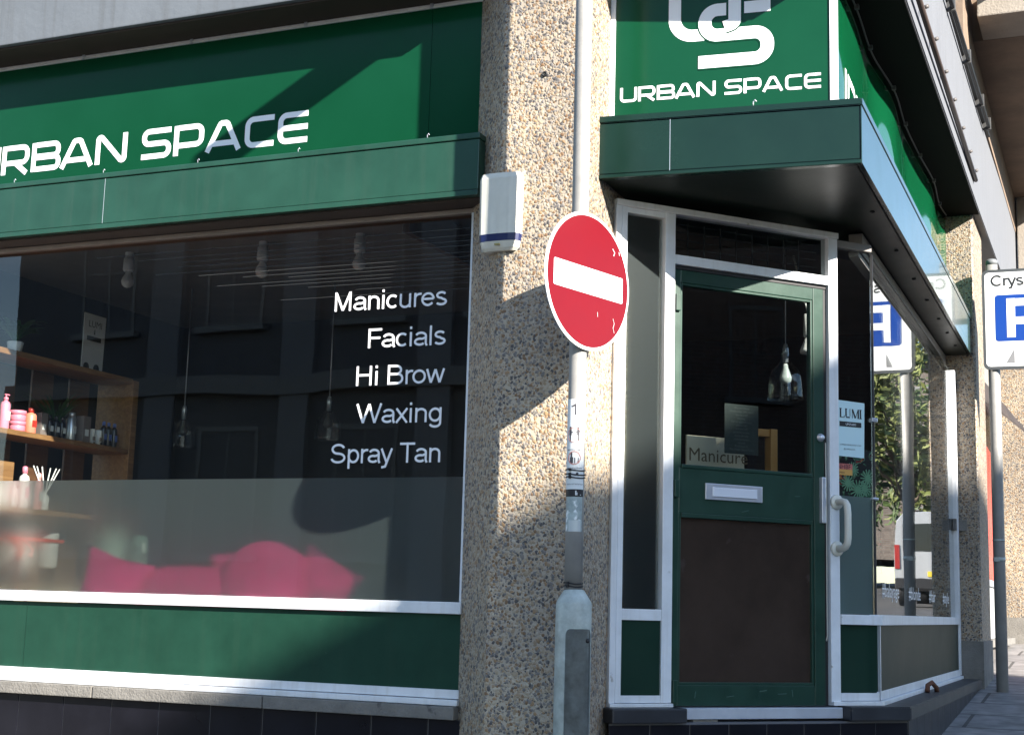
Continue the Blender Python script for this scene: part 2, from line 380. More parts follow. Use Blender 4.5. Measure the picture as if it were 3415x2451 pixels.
def stroke(mb, to3, pts, w, d, th=.0012, wy=None):
    """one letter stroke: a ribbon w wide along pts (2-D), laid on a surface by to3(u, z, d)"""
    pts = [Vector(p[:2]) for p in pts]; L, R = [], []
    pts = [p for i, p in enumerate(pts) if i == 0 or (p-pts[i-1]).length > 1e-6]
    for i, p in enumerate(pts):
        t1 = (p-pts[i-1]).normalized() if i else None; t2 = (pts[i+1]-p).normalized() if i < len(pts)-1 else None
        t1 = t1 or t2; t2 = t2 or t1
        n1, n2 = Vector((-t1.y, t1.x)), Vector((-t2.y, t2.x)); n = (n1+n2); n = n.normalized() if n.length > 1e-6 else n1
        k = w/2/max(.5, n.dot(n1)); L.append(p+n*k); R.append(p-n*k)
    V = mb.bm.verts.new; ft, fb_ = [(V(to3(a.x,a.y,d)), V(to3(b.x,b.y,d))) for a, b in zip(L, R)], [(V(to3(a.x,a.y,d-th)), V(to3(b.x,b.y,d-th))) for a, b in zip(L, R)]
    f = []
    for i in range(len(pts)-1):
        f.append(mb.bm.faces.new((ft[i][0], ft[i][1], ft[i+1][1], ft[i+1][0])))
        f.append(mb.bm.faces.new((ft[i][0], ft[i+1][0], fb_[i+1][0], fb_[i][0])))
        f.append(mb.bm.faces.new((ft[i][1], fb_[i][1], fb_[i+1][1], ft[i+1][1])))
    f.append(mb.bm.faces.new((ft[0][0], fb_[0][0], fb_[0][1], ft[0][1]))); f.append(mb.bm.faces.new((ft[-1][1], fb_[-1][1], fb_[-1][0], ft[-1][0])))
    bmesh.ops.recalc_face_normals(mb.bm, faces=f)

def wide_glyph(ch, w, t=.165):     # wide square sans capitals, unit cap height, centre lines
    l, r, b, o, m = t/2, w-t/2, t/2, 1-t/2, .5; R = .2
    if ch == 'U': return [rounded([(l,1),(l,b),(r,b),(r,1)], R)]
    if ch == 'R': return [[(l,0),(l,1)], rounded([(l+t/2,o),(r,o),(r,.39),(l+t/2,.39)], .2), [(w*.50,.39),(r+.01,0)]]
    if ch == 'B': return [[(l,0),(l,1)], rounded([(l+t/2,o),(r-.03,o),(r-.03,m+.02),(l+t/2,m+.02)], .17), rounded([(l+t/2,m-.02),(r,m-.02),(r,b),(l+t/2,b)], .17)]
    if ch == 'A': return [rounded([(l,0),(w*.41,o),(w*.59,o),(r,0)], .10), [(w*.20,.26),(w*.80,.26)]]
    if ch == 'N': return [rounded([(l,0),(l,o),(l+.13,o),(r-.13,b),(r,b),(r,1)], .09)]
    if ch == 'S': return [rounded([(w-.02,o),(l,o),(l,m),(r,m),(r,b),(0,b)], .19)]
    if ch == 'P': return [[(l,0),(l,1)], rounded([(l+t/2,o),(r,o),(r,.33),(l+t/2,.33)], .2)]
    if ch == 'C': return [rounded([(w,o),(l,o),(l,b),(w,b)], .22)]
    if ch == 'E': return [rounded([(w,o),(l,o),(l,b),(w,b)], .22), [(l,m),(w,m)]]
URB = [('U',-6.085,-5.893),('R',-5.877,-5.683),('B',-5.662,-5.458),('A',-5.46,-5.228),('N',-5.213,-5.003),('S',-4.901,-4.709),
       ('P',-4.689,-4.498),('A',-4.486,-4.258),('C',-4.235,-4.057),('E',-4.031,-3.852)]
def urban(mb, to3, xmap, z0, h, d):
    for ch, a, b in URB:
        a, b = xmap(a), xmap(b)
        for i, s_ in enumerate(wide_glyph(ch, (b-a)/h)):
            stroke(mb, to3, [(a+p[0]*h, z0+p[1]*h) for p in s_], .180*h, d+i*.0004)

XH, T = .72, .125
def sans_glyph(ch):                # plain grotesque letters: (strokes, advance)
    h = T/2; x = XH-h
    bowl = arc(.29, XH/2, .25, XH/2-h, 0, 360, 28)
    G = {
    'M': ([[(.12,0),(.12,1)], [(.13,.97),(.44,0.04)], [(.44,.04),(.75,.97)], [(.76,0),(.76,1)]], .90),
    'F': ([[(.13,0),(.13,1)], [(.13,1-h),(.66,1-h)], [(.13,.51),(.6,.51)]], .66),
    'H': ([[(.13,0),(.13,1)], [(.73,0),(.73,1)], [(.13,.53),(.73,.53)]], .88),
    'B': ([[(.13,0),(.13,1)], rounded([(.13,1-h),(.67,1-h),(.67,.53),(.13,.53)], .2), rounded([(.13,.53-.001),(.74,.53-.001),(.74,h),(.13,h)], .22)], .82),
    'W': ([[(.03,1),(.30,.03)], [(.30,.03),(.55,.98)], [(.55,.98),(.80,.03)], [(.80,.03),(1.07,1)]], 1.09),
    'T': ([[(.36,0),(.36,1)], [(.02,1-h),(.70,1-h)]], .68),
    'S': ([arc(.40,.72,.27,.22,15,95,8)+arc(.40,.72,.27,.22,95,270,14)[1:]+arc(.40,.28,.30,.22,90,-95,14)[1:]+arc(.40,.28,.30,.22,-95,-170,8)[1:]], .80),
    'C': ([arc(.47,.5,.36,.44,42,318,26)], .86),
    'a': ([arc(.30,XH-.24,.21,.18,160,0,12)+[(.51,0.12),(.56,0)], arc(.26,.21,.20,.15,60,325,18), [(.36,.345),(.51,.42)]], .60),
    'n': ([[(.11,0),(.11,XH)], arc(.31,x-.2,.20,.2,170,0,10)+[(.51,0)]], .61),
    'i': ([[(.11,0),(.11,XH)], [(.11,.87),(.11,1)]], .235),
    'c': ([arc(.29,XH/2,.23,XH/2-h,48,312,22)], .54),
    'u': ([[(.50,0),(.50,XH)], [(.10,XH)]+arc(.30,.2+h-.03,.20,.2,180,350,10)], .61),
    'r': ([[(.11,0),(.11,XH)], arc(.33,x-.22,.22,.22,180,75,8)], .37),
    'e': ([[(.06,XH/2+.02),(.53,XH/2+.02)], arc(.295,XH/2,.24,XH/2-h,2,322,26)], .60),
    's': ([arc(.26,.53,.18,.14,25,270,14)+arc(.26,.20,.20,.14,90,-155,14)[1:]], .53),
    'l': ([[(.11,0),(.11,1)]], .235),
    'o': ([bowl], .60),
    'w': ([[(.03,XH),(.21,.03)], [(.21,.03),(.40,XH-.03)], [(.40,XH-.03),(.59,.03)], [(.59,.03),(.77,XH)]], .79),
    'x': ([[(.04,0),(.50,XH)], [(.04,XH),(.50,0)]], .54),
    'g': ([[(.51,XH)]+[(.51,0)]+arc(.29,-.05,.22,.18,0,-160,12), arc(.29,XH/2,.22,XH/2-h,0,360,26)], .62),
    'p': ([[(.11,-.27),(.11,XH)], arc(.32,XH/2,.22,XH/2-h,0,360,26)], .61),
    'y': ([[(.03,XH),(.28,.02)], [(.51,XH),(.28,.0),(.22,-.18),(.05,-.22)]], .55),
    '1': ([[(.36,0),(.36,1)], [(.36,.97),(.24,.84),(.10,.76)]], .60),
    'P': ([[(.13,0),(.13,1)], rounded([(.13,1-h),(.72,1-h),(.72,.46),(.13,.46)], .24)], .78),
    ' ': ([], .30)}
    return G[ch]
def sans(mb, to3, text, u0, u1, z0, h, d, wt=1.0):
    adv = sum(sans_glyph(c)[1] for c in text); k = (u1-u0)/(adv-.13); x = u0 - .1*k*0
    for i, c in enumerate(text):
        st, a = sans_glyph(c)
        for j, s_ in enumerate(st): stroke(mb, to3, [(x+p[0]*k-.08*k, z0+p[1]*h) for p in s_], T*wt*h, d+j*.0003)
        x += a*k
def ftext(mb, to3, body, u, z, size, d, align='LEFT', sx=1):      # small print from the built-in font
    c = bpy.data.curves.new('print', 'FONT'); c.body = body; c.size = size; c.align_x = align; c.resolution_u = 2; c.space_line = .95
    o = bpy.data.objects.new('print', c); COL.objects.link(o)
    dg = bpy.context.evaluated_depsgraph_get(); me = bpy.data.meshes.new_from_object(o.evaluated_get(dg))
    bpy.data.objects.remove(o); bpy.data.curves.remove(c)
    base = len(mb.bm.verts); mb.bm.from_mesh(me); mb.bm.verts.ensure_lookup_table()
    for v in mb.bm.verts[base:]: v.co = to3(u+v.co.x*sx, z+v.co.y, d)
    bpy.data.meshes.remove(me)

def GZ(y): return -.50 + .065*(max(-60, min(14, y))-10.9) + .034*max(0, min(70, y)-14)      # the street climbs away

# ================================================================== SETTING
def sheet(name, m, x0, x1, ys, dz=0, kind='structure'):
    b = MB(); rows = [[b.bm.verts.new((x, y, GZ(y)+dz)) for x in (x0, x1)] for y in ys]
    for p, q in zip(rows, rows[1:]): b.bm.faces.new((p[0], p[1], q[1], q[0]))
    return tag(b.build(name, m), kind=kind)
sheet('ground', ROAD, -600, 600, [-900, -60, -30, 0, 14, 30, 70, 900], -.11)
b = MB()
for ya, yb, xe in ((2.9,14,.75),(14,70,.05)): b.prism([(-1.6,ya),(xe,ya),(xe,yb),(-1.6,yb)], lambda x, y: GZ(y)-.4, lambda x, y: GZ(y))
b.prism([(-14,2.9),(-1.6,2.9),(-1.6,6.7),(-14,6.7)], lambda x, y: GZ(y)-.4, lambda x, y: GZ(y))
tag(b.build('pavement', PAVE), kind='structure')
b = MB()
for ya, yb, xe in ((2.78,14,.75),(14,70,.05)): b.prism([(xe,ya),(xe+.13,ya),(xe+.13,yb),(xe,yb)], lambda x, y: GZ(y)-.4, lambda x, y: GZ(y)+.003)
b.prism([(-14,2.77),(.75,2.77),(.75,2.90),(-14,2.90)], lambda x, y: GZ(y)-.4, lambda x, y: GZ(y)+.003)
tag(b.build('kerb', KERB), kind='structure')

# ------------------------------------------------------------------ the shop building
SHOP = thing('shop_building', 'corner shop building with pebbledash pillars, dark tiles, splayed green door and white framed windows', 'building', (-3, 8, -.6))
def part(mb, name, m, parent=None): return mb.build(name, m, parent or SHOP)

pil = part(MB().prism([(-2.548,5.83),(-2.14,5.83),(-2.125,5.845),(-2.125,6.42),(-2.80,6.42),(-2.80,6.082)], -1.6, 4.4), 'pebbledash_pillar', PEB)
pil2 = part(MB().prism([(-1.6,11.02),(-.975,11.02),(-.96,11.035),(-.96,11.75),(-1.6,11.75)], -1.2, 2.985), 'pebbledash_pillar', PEB2)
part(MB().prism([(-2.552,5.822),(-2.13,5.822),(-2.117,5.835),(-2.117,6.17),(-2.805,6.17),(-2.805,6.075)], -1.6, -.93), 'pillar_footing', CONC)
part(MB().fb(FB, 11.00, 11.78, -1.2, -.16, -.4, .155), 'pillar_footing', CONC)
b = MB(); b.lathe((-2.343,5.832,2.375), [(.012,-.002),(.013,.008),(.008,.009),(.008,-.001)], 12, ax=(0,-1,0)); part(b, 'pipe_stub', BLACK, pil)
# upper slab band: long front, corner and side
b = MB(); b.box((-12,5.80,2.906),(-2.72,6.4,4.2),.006); sA = part(b, 'upper_slab', SLABW)
b = MB(); b.prism([(-2.125,5.84),(-.885,5.84),(-.905,11.0),(-.905,24),(-1.9,24),(-1.9,6.8),(-2.125,6.45)], 2.985, lambda x, y: 3.72+.030*max(0, y-8.7), .006)
part(b, 'upper_slab', SLABS)
part(MB().box((-12,6.4,2.99),(-1.95,14,3.1)), 'roof_deck', DARKSOF)
part(MB().prism([(-2.13,5.87),(-.893,5.87),(-.912,11.02),(-1.9,11.02),(-1.9,6.8),(-2.13,6.5)], 2.972, 2.984), 'slab_soffit', SLABSOF)
part(MB().box((-12,5.83,2.894),(-2.74,6.3,2.904)), 'slab_soffit', DARKSOF)
# long fascia box over the window, as folded metal with lips and a joint
b = MB()
b.fb(FX, -12, -2.693, 1.890, 2.132, -.16, -.006, .004)
b.fb(FX, -12, -2.690, 2.1345, 2.162, -.16, 0, .004)
b.fb(FX, -12, -2.692, 1.862, 1.8875, -.04, 0, .003)
fbx = part(b, 'fascia_box', BOXG)
part(MB().fb(FX, -4.8245, -4.8225, 1.892, 2.130, -.0065, -.0052), 'panel_joint', SATIN, fbx)
part(MB().fb(FX, -12, -2.70, 1.8535, 1.880, -.20, -.042), 'fascia_soffit', DARKSOF)
# corner canopy
c0, c1 = P(FC,0,0), P(FC,1.155,0)
XE = c1.x
def canopy_poly(off):
    a, e = P(FC,-.005,0,-off), P(FC,1.155,0,-off)
    return [(a.x, a.y), (e.x-off, e.y), (-.990-off, 11.03), (-1.3, 11.03), (-1.3, 7.9), (-2.0, 7.0), (-2.13, 6.4)]
b = MB()
b.prism(canopy_poly(.006), 1.925, 2.162, .003); can = part(b, 'corner_canopy', CANG)
b = MB(); b.prism(canopy_poly(0), 2.165, 2.197, .004)
a, e = P(FC,-.004,0,0), P(FC,1.15,0,0)
b.fb(FC, -.004, 1.155, 1.905, 1.922, -.04, 0, .003)
part(b, 'canopy_trim', CANG, can)
b = MB()
b.slab([(XE+.002, c1.y+.004, 1.906), (-.986, 11.02, 1.906), (-.986, 11.02, 2.162), (XE+.002, c1.y+.004, 2.162)], (-.004, 0, 0))
b.slab([(XE+.006, c1.y+.004, 2.167), (-.982, 11.02, 2.167), (-.982, 11.02, 2.195), (XE+.006, c1.y+.004, 2.195)], (-.004, 0, 0))
part(b, 'side_cladding', SIDECAN, can)
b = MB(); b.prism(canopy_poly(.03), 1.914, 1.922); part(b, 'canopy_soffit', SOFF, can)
for y in (6.9, 7.7, 8.4, 9.0, 9.6, 10.1, 10.6): part(MB().lathe((-1.06, y, 1.905), [(.001,0),(.010,.002),(.012,.009)], 10), 'fixing_screw', BLACK, can)
part(MB().fb(FC, .3225, .3245, 1.925, 2.162, -.0065, -.0052), 'panel_joint', SATIN, can)
for u in (-5.55,-4.95,-4.35,-3.75,-3.03): part(MB().tube([P(FX,u*.98,2.16,-.02), P(FX,u*.98,2.180,-.018), P(FX,u*.98+.006,2.188,-.018), P(FX,u*.98+.010,2.180,-.018)], .0022, 6), 'wire_hook', SATIN)
q = P(FC, .69, 2.196, -.03); part(MB().tube([q, q+Vector((0,0,.026)), q+Vector((.008,0,.036)), q+Vector((.014,0,.026))], .0032, 6), 'wire_hook', SATIN, can)
for y in (6.75, 7.6, 8.5, 9.4, 10.2): part(MB().tube([(-1.0,y,2.195), (-1.0,y,2.222), (-1.0,y+.012,2.232)], .0032, 6), 'wire_hook', SATIN, can)

# ---- long shop window (front): frame, pane, film, lettering
WIN = part(MB().fb(FA, -12, -2.885, 1.900, 1.925, -.05, -.010, .003), 'shop_window', mat('shaded beige frame', (.30,.25,.22), .5, var=.15, vscale=5))  # white head rail; the fascia box's shade is put into its colour
b = MB()
b.fb(FA, -2.903, -2.885, .008, 1.900, -.05, -.004, .002)
part(b, 'jamb', WHITE, WIN)
part(MB().fb(FA, -12, -2.881, -.048, .008, -.05, .022, .004), 'sill', WHITE, WIN)
b = MB(); b.fb(FA, -12, -2.882, -.437, -.396, -.03, .012, .003); b.fb(FA, -12, -2.880, -.468, -.440, -.03, .034, .004)
part(b, 'lower_frame', WHITE, WIN)
part(MB().fb(FA, -12, -2.904, .008, 1.900, -.034, -.028), 'window_pane', GLASS, WIN)
b = MB(); b.bm.faces.new([b.bm.verts.new(P(FA,u,z,-.0375)) for u, z in ((-12,.010),(-2.906,.010),(-2.906,.602),(-12,.602))]); part(b, 'frosted_film', FILM, WIN)
# thin pale lines low on the inside of the glass
b = MB()
for k, z in enumerate([1.835,1.800,1.772,1.748,1.715,1.692,1.668,1.650,1.628,1.610,1.588,1.560,1.53]):
    b.fb(FA, -5.2+.18*(k % 4)-(.3 if k == 3 else 0)+.10*k, -2.93, z, z+.0030-.0001*k, -.052, -.050)
part(b, 'blind_cord', mat('pale cord', (.055,.052,.052), .7), WIN)
toA = lambda u, z, d: P(FA, u, z, d)
for tx, u0, u1, z0 in (('Manicures',-3.662,-3.035,1.447),('Facials',-3.462,-3.035,1.250),('Hi Brow',-3.520,-3.038,1.061),('Waxing',-3.500,-3.038,.870),('Spray Tan',-3.642,-3.038,.673)):
    b = MB(); sans(b, toA, tx, u0, u1, z0, .099, -.0265, .92); part(b, 'window_lettering', WHITE2, WIN)
b = MB(); b.fb(FA, -12, -2.882, -.400, -.050, -.03, -.002)
stp = part(b, 'stall_panel', PANG)
b = MB(); b.fb(FA, -5.452, -5.449, -.396, -.05, -.003, -.0012); part(b, 'panel_joint', PANG2, stp)
b = MB()
for a_, e_ in ((-12,-4.942),(-4.936,-3.916),(-3.910,-2.883)): b.fb(FA, a_, e_, -.530, -.470, -.1, .06, .005)
part(b, 'concrete_ledge', CONC)
b = MB(); u = -2.883-.02
edges = [-2.79,-3.03,-3.33,-3.63,-3.932,-4.237,-4.545,-4.84,-5.145,-5.44,-5.74,-6.04,-6.34]
for a_, e_ in zip(edges, edges[1:]): b.fb(FA, e_+.002, a_-.002, -1.3, -.533, -.06, .020, .003)
part(b, 'plinth_tiling', TILE)
part(MB().fb(FA, -12, -2.785, -1.4, -.532, -.1, .016), 'plinth_core', TILEE)

toD = lambda u, z, d: P(FD, u, z, d)
# ---- splayed doorway: frames, sidelights, door, threshold
DW = part(MB().fb(FD, .0, 1.254, 1.842, 1.872, -.06, .010, .003), 'doorway_frame', WHITE)
def dpart(name, m, *boxes, parent=None, bev=.003):
    b = MB()
    for q in boxes: b.fb(FD, *q, bev)
    return part(b, name, m, parent or DW)
dpart('frame_post', WHITE, (.0,.030,-.412,1.842,-.05,.004), (.0325,.062,-.41,1.842,-.05,0))
dpart('frame_post', WHITE, (.266,.320,-.41,1.842,-.06,0))
dpart('frame_post', WHITE, (1.197,1.252,-.41,1.842,-.06,.001))
dpart('transom', WHITE, (.320,1.197,1.602,1.648,-.06,-.001))
for q in ((.062,.266,-.050,0,-.05,-.002), (.062,.266,-.41,-.378,-.05,-.002), (.062,.266,1.815,1.842,-.05,-.004)): dpart('frame_rail', WHITE, q)
dpart('frame_sill', WHITE, (.0,.322,-.428,-.412,-.05,.016))
dpart('sidelight_pane', GLASS, (.062,.266,0,1.815,-.032,-.026), bev=0)
b = MB(); b.bm.faces.new([b.bm.verts.new(P(FD,u,z,-.036)) for u, z in ((.063,.002),(.265,.002),(.265,1.813),(.063,1.813))]); part(b, 'window_film', film_mat('sidelight film', (.024,.036,.042), .46, .2, .10), DW)
dpart('sidelight_panel', PANG2, (.062,.266,-.378,-.050,-.03,-.012), bev=0)
dpart('transom_pane', DGLASS, (.320,1.197,1.648,1.842,-.034,-.028), bev=0)
b = MB()
for k in range(9): b.fb(FD, .35+.092*k, .356+.092*k, 1.655, 1.835, -.10, -.095)
for k in range(5): b.fb(FD, .33, 1.19, 1.668+.038*k, 1.671+.038*k, -.094, -.090)
part(b, 'transom_grille', mat('grille', (.03,.03,.035), .5), DW)
dpart('threshold', ALU, (.350,1.236,-.480,-.431,-.06,.035))
dpart('threshold_lip', CONC, (.42,.55,-.500,-.482,-.02,.025))
DOOR = dpart('door', DOORG, (.322,.358,-.425,1.580,-.055,-.012), (1.112,1.172,-.425,1.580,-.055,-.012), (.358,1.112,1.520,1.580,-.055,-.013), (.358,1.112,.440,.648,-.055,-.013), (.358,1.112,-.425,-.333,-.055,-.013), parent=SHOP)
dpart('glazing_bead', DOORG, (.358,.370,.648,1.52,-.05,-.017),(1.100,1.112,.648,1.52,-.05,-.017),(.37,1.1,1.508,1.52,-.05,-.0175),(.37,1.1,.648,.664,-.05,-.008),(.37,1.1,.420,.440,-.05,-.008),(.37,1.1,-.333,-.320,-.05,-.0175),(.358,.372,-.333,.44,-.05,-.017),(1.098,1.112,-.333,.44,-.05,-.017), parent=DOOR, bev=.002)
dpart('door_glass', DGLASS, (.37,1.10,.664,1.508,-.040,-.034), parent=DOOR, bev=0)
dpart('kick_panel', mat('brown tinted panel', (.038,.026,.020), .16, var=.35, vscale=2, dirt=((.062,.046,.04), 9, .66)), (.372,1.098,-.32,.42,-.045,-.030), parent=DOOR, bev=0)
dpart('letter_plate', SATIN, (.497,.811,.509,.584,-.012,-.004), parent=DOOR, bev=.002)
dpart('letter_flap', mat('bright metal', (.72,.75,.83), .4, metal=.2), (.535,.778,.524,.567,-.006,.001), parent=DOOR, bev=.002)
dpart('pull_handle', SATIN, (1.142,1.166,.430,.650,-.013,.012), parent=DOOR, bev=.004)
dpart('hinge', DOORG, (.326,.352,1.38,1.46,-.012,.004), parent=DOOR); dpart('hinge', DOORG, (.326,.352,.51,.59,-.012,.004), parent=DOOR); dpart('hinge', DOORG, (.326,.352,-.41,-.31,-.012,.004), parent=DOOR)
lk = P(FD, 1.150, .843, -.013); b = MB(); b.lathe(lk, [(.020,0),(.020,.006),(.014,.010),(.013,.020),(.004,.022)], 18, ax=nd); part(b, 'lock_cylinder', SATIN, DOOR)
dpart('door_seal', BLACK, (1.173,1.196,-.425,1.598,-.06,-.022), (.321,1.196,1.582,1.600,-.06,-.018))
b = MB(); b.tube([P(FD,1.183,.82,-.015), P(FD,1.186,.5,-.014), P(FD,1.184,.1,-.013), P(FD,1.186,-.10,-.014), P(FD,1.177,-.125,-.010)], .0035, 6)
part(b, 'loose_draught_strip', mat('perished strip', (.45,.43,.38), .7), DW)
for k, pl in enumerate(([(.80,-.36),(.84,-.355)], [(.90,-.372),(.95,-.37)], [(.62,-.385),(.66,-.38)], [(.98,-.352),(.985,-.385)], [(.70,.46),(.74,.47)], [(1.0,.55),(1.03,.552)], [(.45,-.39),(.455,-.36)])):
    b = MB(); stroke(b, toD, pl, .003, -.0112); part(b, 'scuff_mark', mat('green scuff', (.06,.12,.10), .7), DOOR)
# grab rail on the right-hand post
b = MB(); pz = []
for z, d in ((.535,.0),(.535,.050),(.530,.072),(.515,.085),(.48,.090),(.42,.09),(.36,.09),(.335,.085),(.318,.07),(.312,.05),(.312,.0)): pz.append(P(FD, 1.232, z, d))
b.tube(pz, .017, 14); gr = part(b, 'grab_rail', CREAM)
for z in (.535, .312):
    b = MB(); b.lathe(P(FD,1.232,z,.0015), [(.036,0),(.036,.008),(.030,.013),(.018,.014)], 22, ax=nd); part(b, 'rail_flange', CREAM, gr)

# ---- right-hand sidelight and side street window
HEADM = mat('shaded head frame', (.20,.185,.175), .5, var=.15, vscale=5)  # white head frames, canopy shade painted in as a darker tone
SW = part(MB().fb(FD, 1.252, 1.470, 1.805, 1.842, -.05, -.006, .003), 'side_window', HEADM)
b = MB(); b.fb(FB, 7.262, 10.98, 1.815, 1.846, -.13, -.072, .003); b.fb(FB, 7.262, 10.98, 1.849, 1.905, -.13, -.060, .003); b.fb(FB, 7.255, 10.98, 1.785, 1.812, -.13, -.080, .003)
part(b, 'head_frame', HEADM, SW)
dpart('sill', WHITE, (1.2525,1.497,-.046,.002,-.06,.010), parent=SW)
part(MB().fb(FB, 7.268, 10.91, -.046, .004, -.05, .006, .003), 'sill', WHITE, SW)
dpart('lower_frame', WHITE, (1.2525,1.480,-.402,-.366,-.05,0), (1.2,1.494,-.424,-.404,-.05,.016), parent=SW)
b = MB(); b.fb(FB, 7.275, 10.95, -.402, -.360, -.05, .0, .003); b.fb(FB, 7.268, 10.97, -.424, -.404, -.05, .018, .003)
part(b, 'lower_frame', WHITE, SW)
cq = P(FD, 1.480, 0, 0)
part(MB().prism([(P(FD,1.481,0,-.03).x, P(FD,1.481,0,-.03).y), (P(FD,1.481,0,.001).x, P(FD,1.481,0,.001).y), (-1.104,7.262), (-1.104,7.285), (-1.14,7.285)], -.40, -.048), 'corner_mullion', WHITE, SW)
part(MB().fb(FB, 10.905, 10.99, -.40, 1.785, -.05, .004, .003), 'end_post', WHITE, SW)
dpart('window_pane', GLASS, (1.2525,1.478,.002,1.805,-.032,-.026), parent=SW, bev=0)
part(MB().fb(FB, 7.278, 10.905, .004, 1.785, -.032, -.026), 'window_pane', glass_mat('side glass', (.80,.83,.83), .06), SW)
b = MB(); q = P(FD,1.485,0,-.03); b.prism([(q.x-.006,q.y-.004),(q.x+.006,q.y-.004),(q.x+.006,q.y+.008),(q.x-.006,q.y+.008)], .004, 1.80); part(b, 'glass_joint', BLACK, SW)
b = MB(); b.bm.faces.new([b.bm.verts.new(P(FD,u,z,-.035)) for u, z in ((1.2525,.004),(1.476,.004),(1.476,.572),(1.2525,.572))]); part(b, 'frosted_film', FILM2, SW)
dpart('glass_clip', SATIN, (1.466,1.500,.945,.965,-.04,-.012), parent=SW); dpart('glass_clip', SATIN, (1.466,1.500,.560,.572,-.04,-.012), parent=SW)
dpart('lower_panel', PANG2, (1.2525,1.480,-.366,-.046,-.03,-.012), parent=SW, bev=0)
part(MB().fb(FB, 7.285, 10.905, -.360, -.046, -.03, -.008), 'lower_panel', mat('smoked green panel', (.036,.043,.032), .5, spec=.12, var=.15, vscale=2), SW)
toB = lambda u, z, d: P(FB, u, z, d)
for tx, u in (('#balayage',7.52),('#blonde',8.50),('#hair',9.42),('#style',10.15)):
    b = MB(); ftext(b, toB, tx, u, .095, .105, -.0245, sx=1.45); part(b, 'window_lettering', WHITE2, SW)
part(MB().fb(FB, 10.84, 10.90, .62, .70, -.024, .0, .003), 'grey_clip', CONC, SW); part(MB().fb(FB, 10.99, 11.0, .62, .70, .0, .06, .003), 'grey_clip', CONC, SW)

# ---- dark tiled plinth round the corner
def ring(o1, o2):
    A1, A2 = P(FD,-.03,0,o1), P(FD,1.36,0,o1)
    k = P(FD, 1.492, 0, o1); xx = -1.105+o2
    t = (xx-A1.x)/ud[0]; C = A1 + Vector(ud)*t
    return A1, C
A1, C1 = ring(.062, .118); A2, C2 = ring(.092, .138)
b = MB(); b.prism([(A1.x,A1.y),(C1.x,C1.y),(C1.x,10.99),(-1.3,10.99),(-1.3,7.4),(-2.2,6.5)], -1.4, -.492, .003)
part(b, 'plinth_core', TILEE)
b = MB()
for k in range(9):
    u0, u1 = .0+.205*k-.03, .205*(k+1)-.034
    L_ = (C1-A1).length - .004
    if u0+.03 > L_: break
    b.fb(FD, u0, min(u1, L_-.03), -1.4, -.5, .058, .066, .002)
FP = frame((C1.x, C1.y, 0), (0,1,0), (1,0,0)); y = .002
while y < 10.99-C1.y-.05:
    b.fb(FP, y, min(y+.296, 10.985-C1.y), -1.4, -.493, -.004, .004, .002); y += .30
part(b, 'plinth_tiling', TILE)
b = MB()
b.fb(FD, -.028, .349, -.492, -.428, -.03, .092, .006)
qd = (Vector((C2.x, C2.y, 0))-FD[0]).dot(FD[1])
b.prism([(P(FD,1.237,0,.092).x, P(FD,1.237,0,.092).y), (C2.x, C2.y), (C2.x, 10.985), (-1.14, 10.985), (-1.14, 7.30), (P(FD,1.237,0,-.02).x, P(FD,1.237,0,-.02).y)], -.490, -.425, .006)
part(b, 'plinth_nosing', mat('slate nosing', (.020,.022,.028), .45, var=.3, vscale=7, dirt=((.10,.09,.08), 14, .68)))
b = MB(); b.tube([(-1.07,8.76,-.42),(-1.07,8.78,-.385),(-1.05,8.81,-.37),(-1.03,8.85,-.40),(-1.03,8.87,-.422)], .014, 8); part(b, 'rusty_bracket', mat('rust', (.12,.05,.03), .9, var=.3, vscale=30))

# ---- room inside
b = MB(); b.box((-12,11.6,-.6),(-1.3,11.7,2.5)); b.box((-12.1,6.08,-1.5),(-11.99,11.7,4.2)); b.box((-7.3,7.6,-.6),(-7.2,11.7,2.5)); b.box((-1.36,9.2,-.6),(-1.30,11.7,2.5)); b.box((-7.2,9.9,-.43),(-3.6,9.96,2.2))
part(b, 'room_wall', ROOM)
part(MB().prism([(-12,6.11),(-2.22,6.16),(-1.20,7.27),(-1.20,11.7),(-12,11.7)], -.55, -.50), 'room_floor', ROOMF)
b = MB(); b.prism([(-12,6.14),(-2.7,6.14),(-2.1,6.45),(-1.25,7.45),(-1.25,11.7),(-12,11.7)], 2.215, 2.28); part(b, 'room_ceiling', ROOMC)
part(MB().box((-12,6.12,1.90),(-2.75,6.40,2.21)), 'window_bulkhead', TIMB)
b = MB()
for u in (-2.45,-1.5): b.box((-3.59,6.9+u*0,2.0),(-3.55,9.8,2.2)) if u < -2 else None
part(b, 'room_beam', TIMB)

# ------------------------------------------------------------------ signs on the building
LS = thing('fascia_sign', 'long green fascia sign with white lettering above the wide left window', 'shop sign', (-5, 6.29, 2.2))
part(MB().fb(FA, -12, -3.150, 2.20, 2.984, -.02, .015), 'sign_panel', SIGNG, LS)
part(MB().fb(FA, -3.1475, -2.80, 2.20, 2.984, -.02, .015), 'sign_panel', SIGNG, LS)
b = MB(); b.fb(FA, -12, -2.755, 2.985, 3.006, -.02, .024, .002); part(b, 'sign_trim', WHITE, LS)
part(MB().fb(FA, -2.80, -2.768, 2.20, 2.984, -.02, .022, .002), 'sign_trim', WHITE, LS)
for u in (-5.35,-4.62,-3.9,-3.16): part(MB().fb(FA, u, u+.018, 2.983, 3.0085, .02, .030, .002), 'trim_clip', SATIN, LS)
b = MB(); urban(b, toA, lambda x: x, 2.352, .170, .0168); part(b, 'sign_lettering', WHITE2, LS)

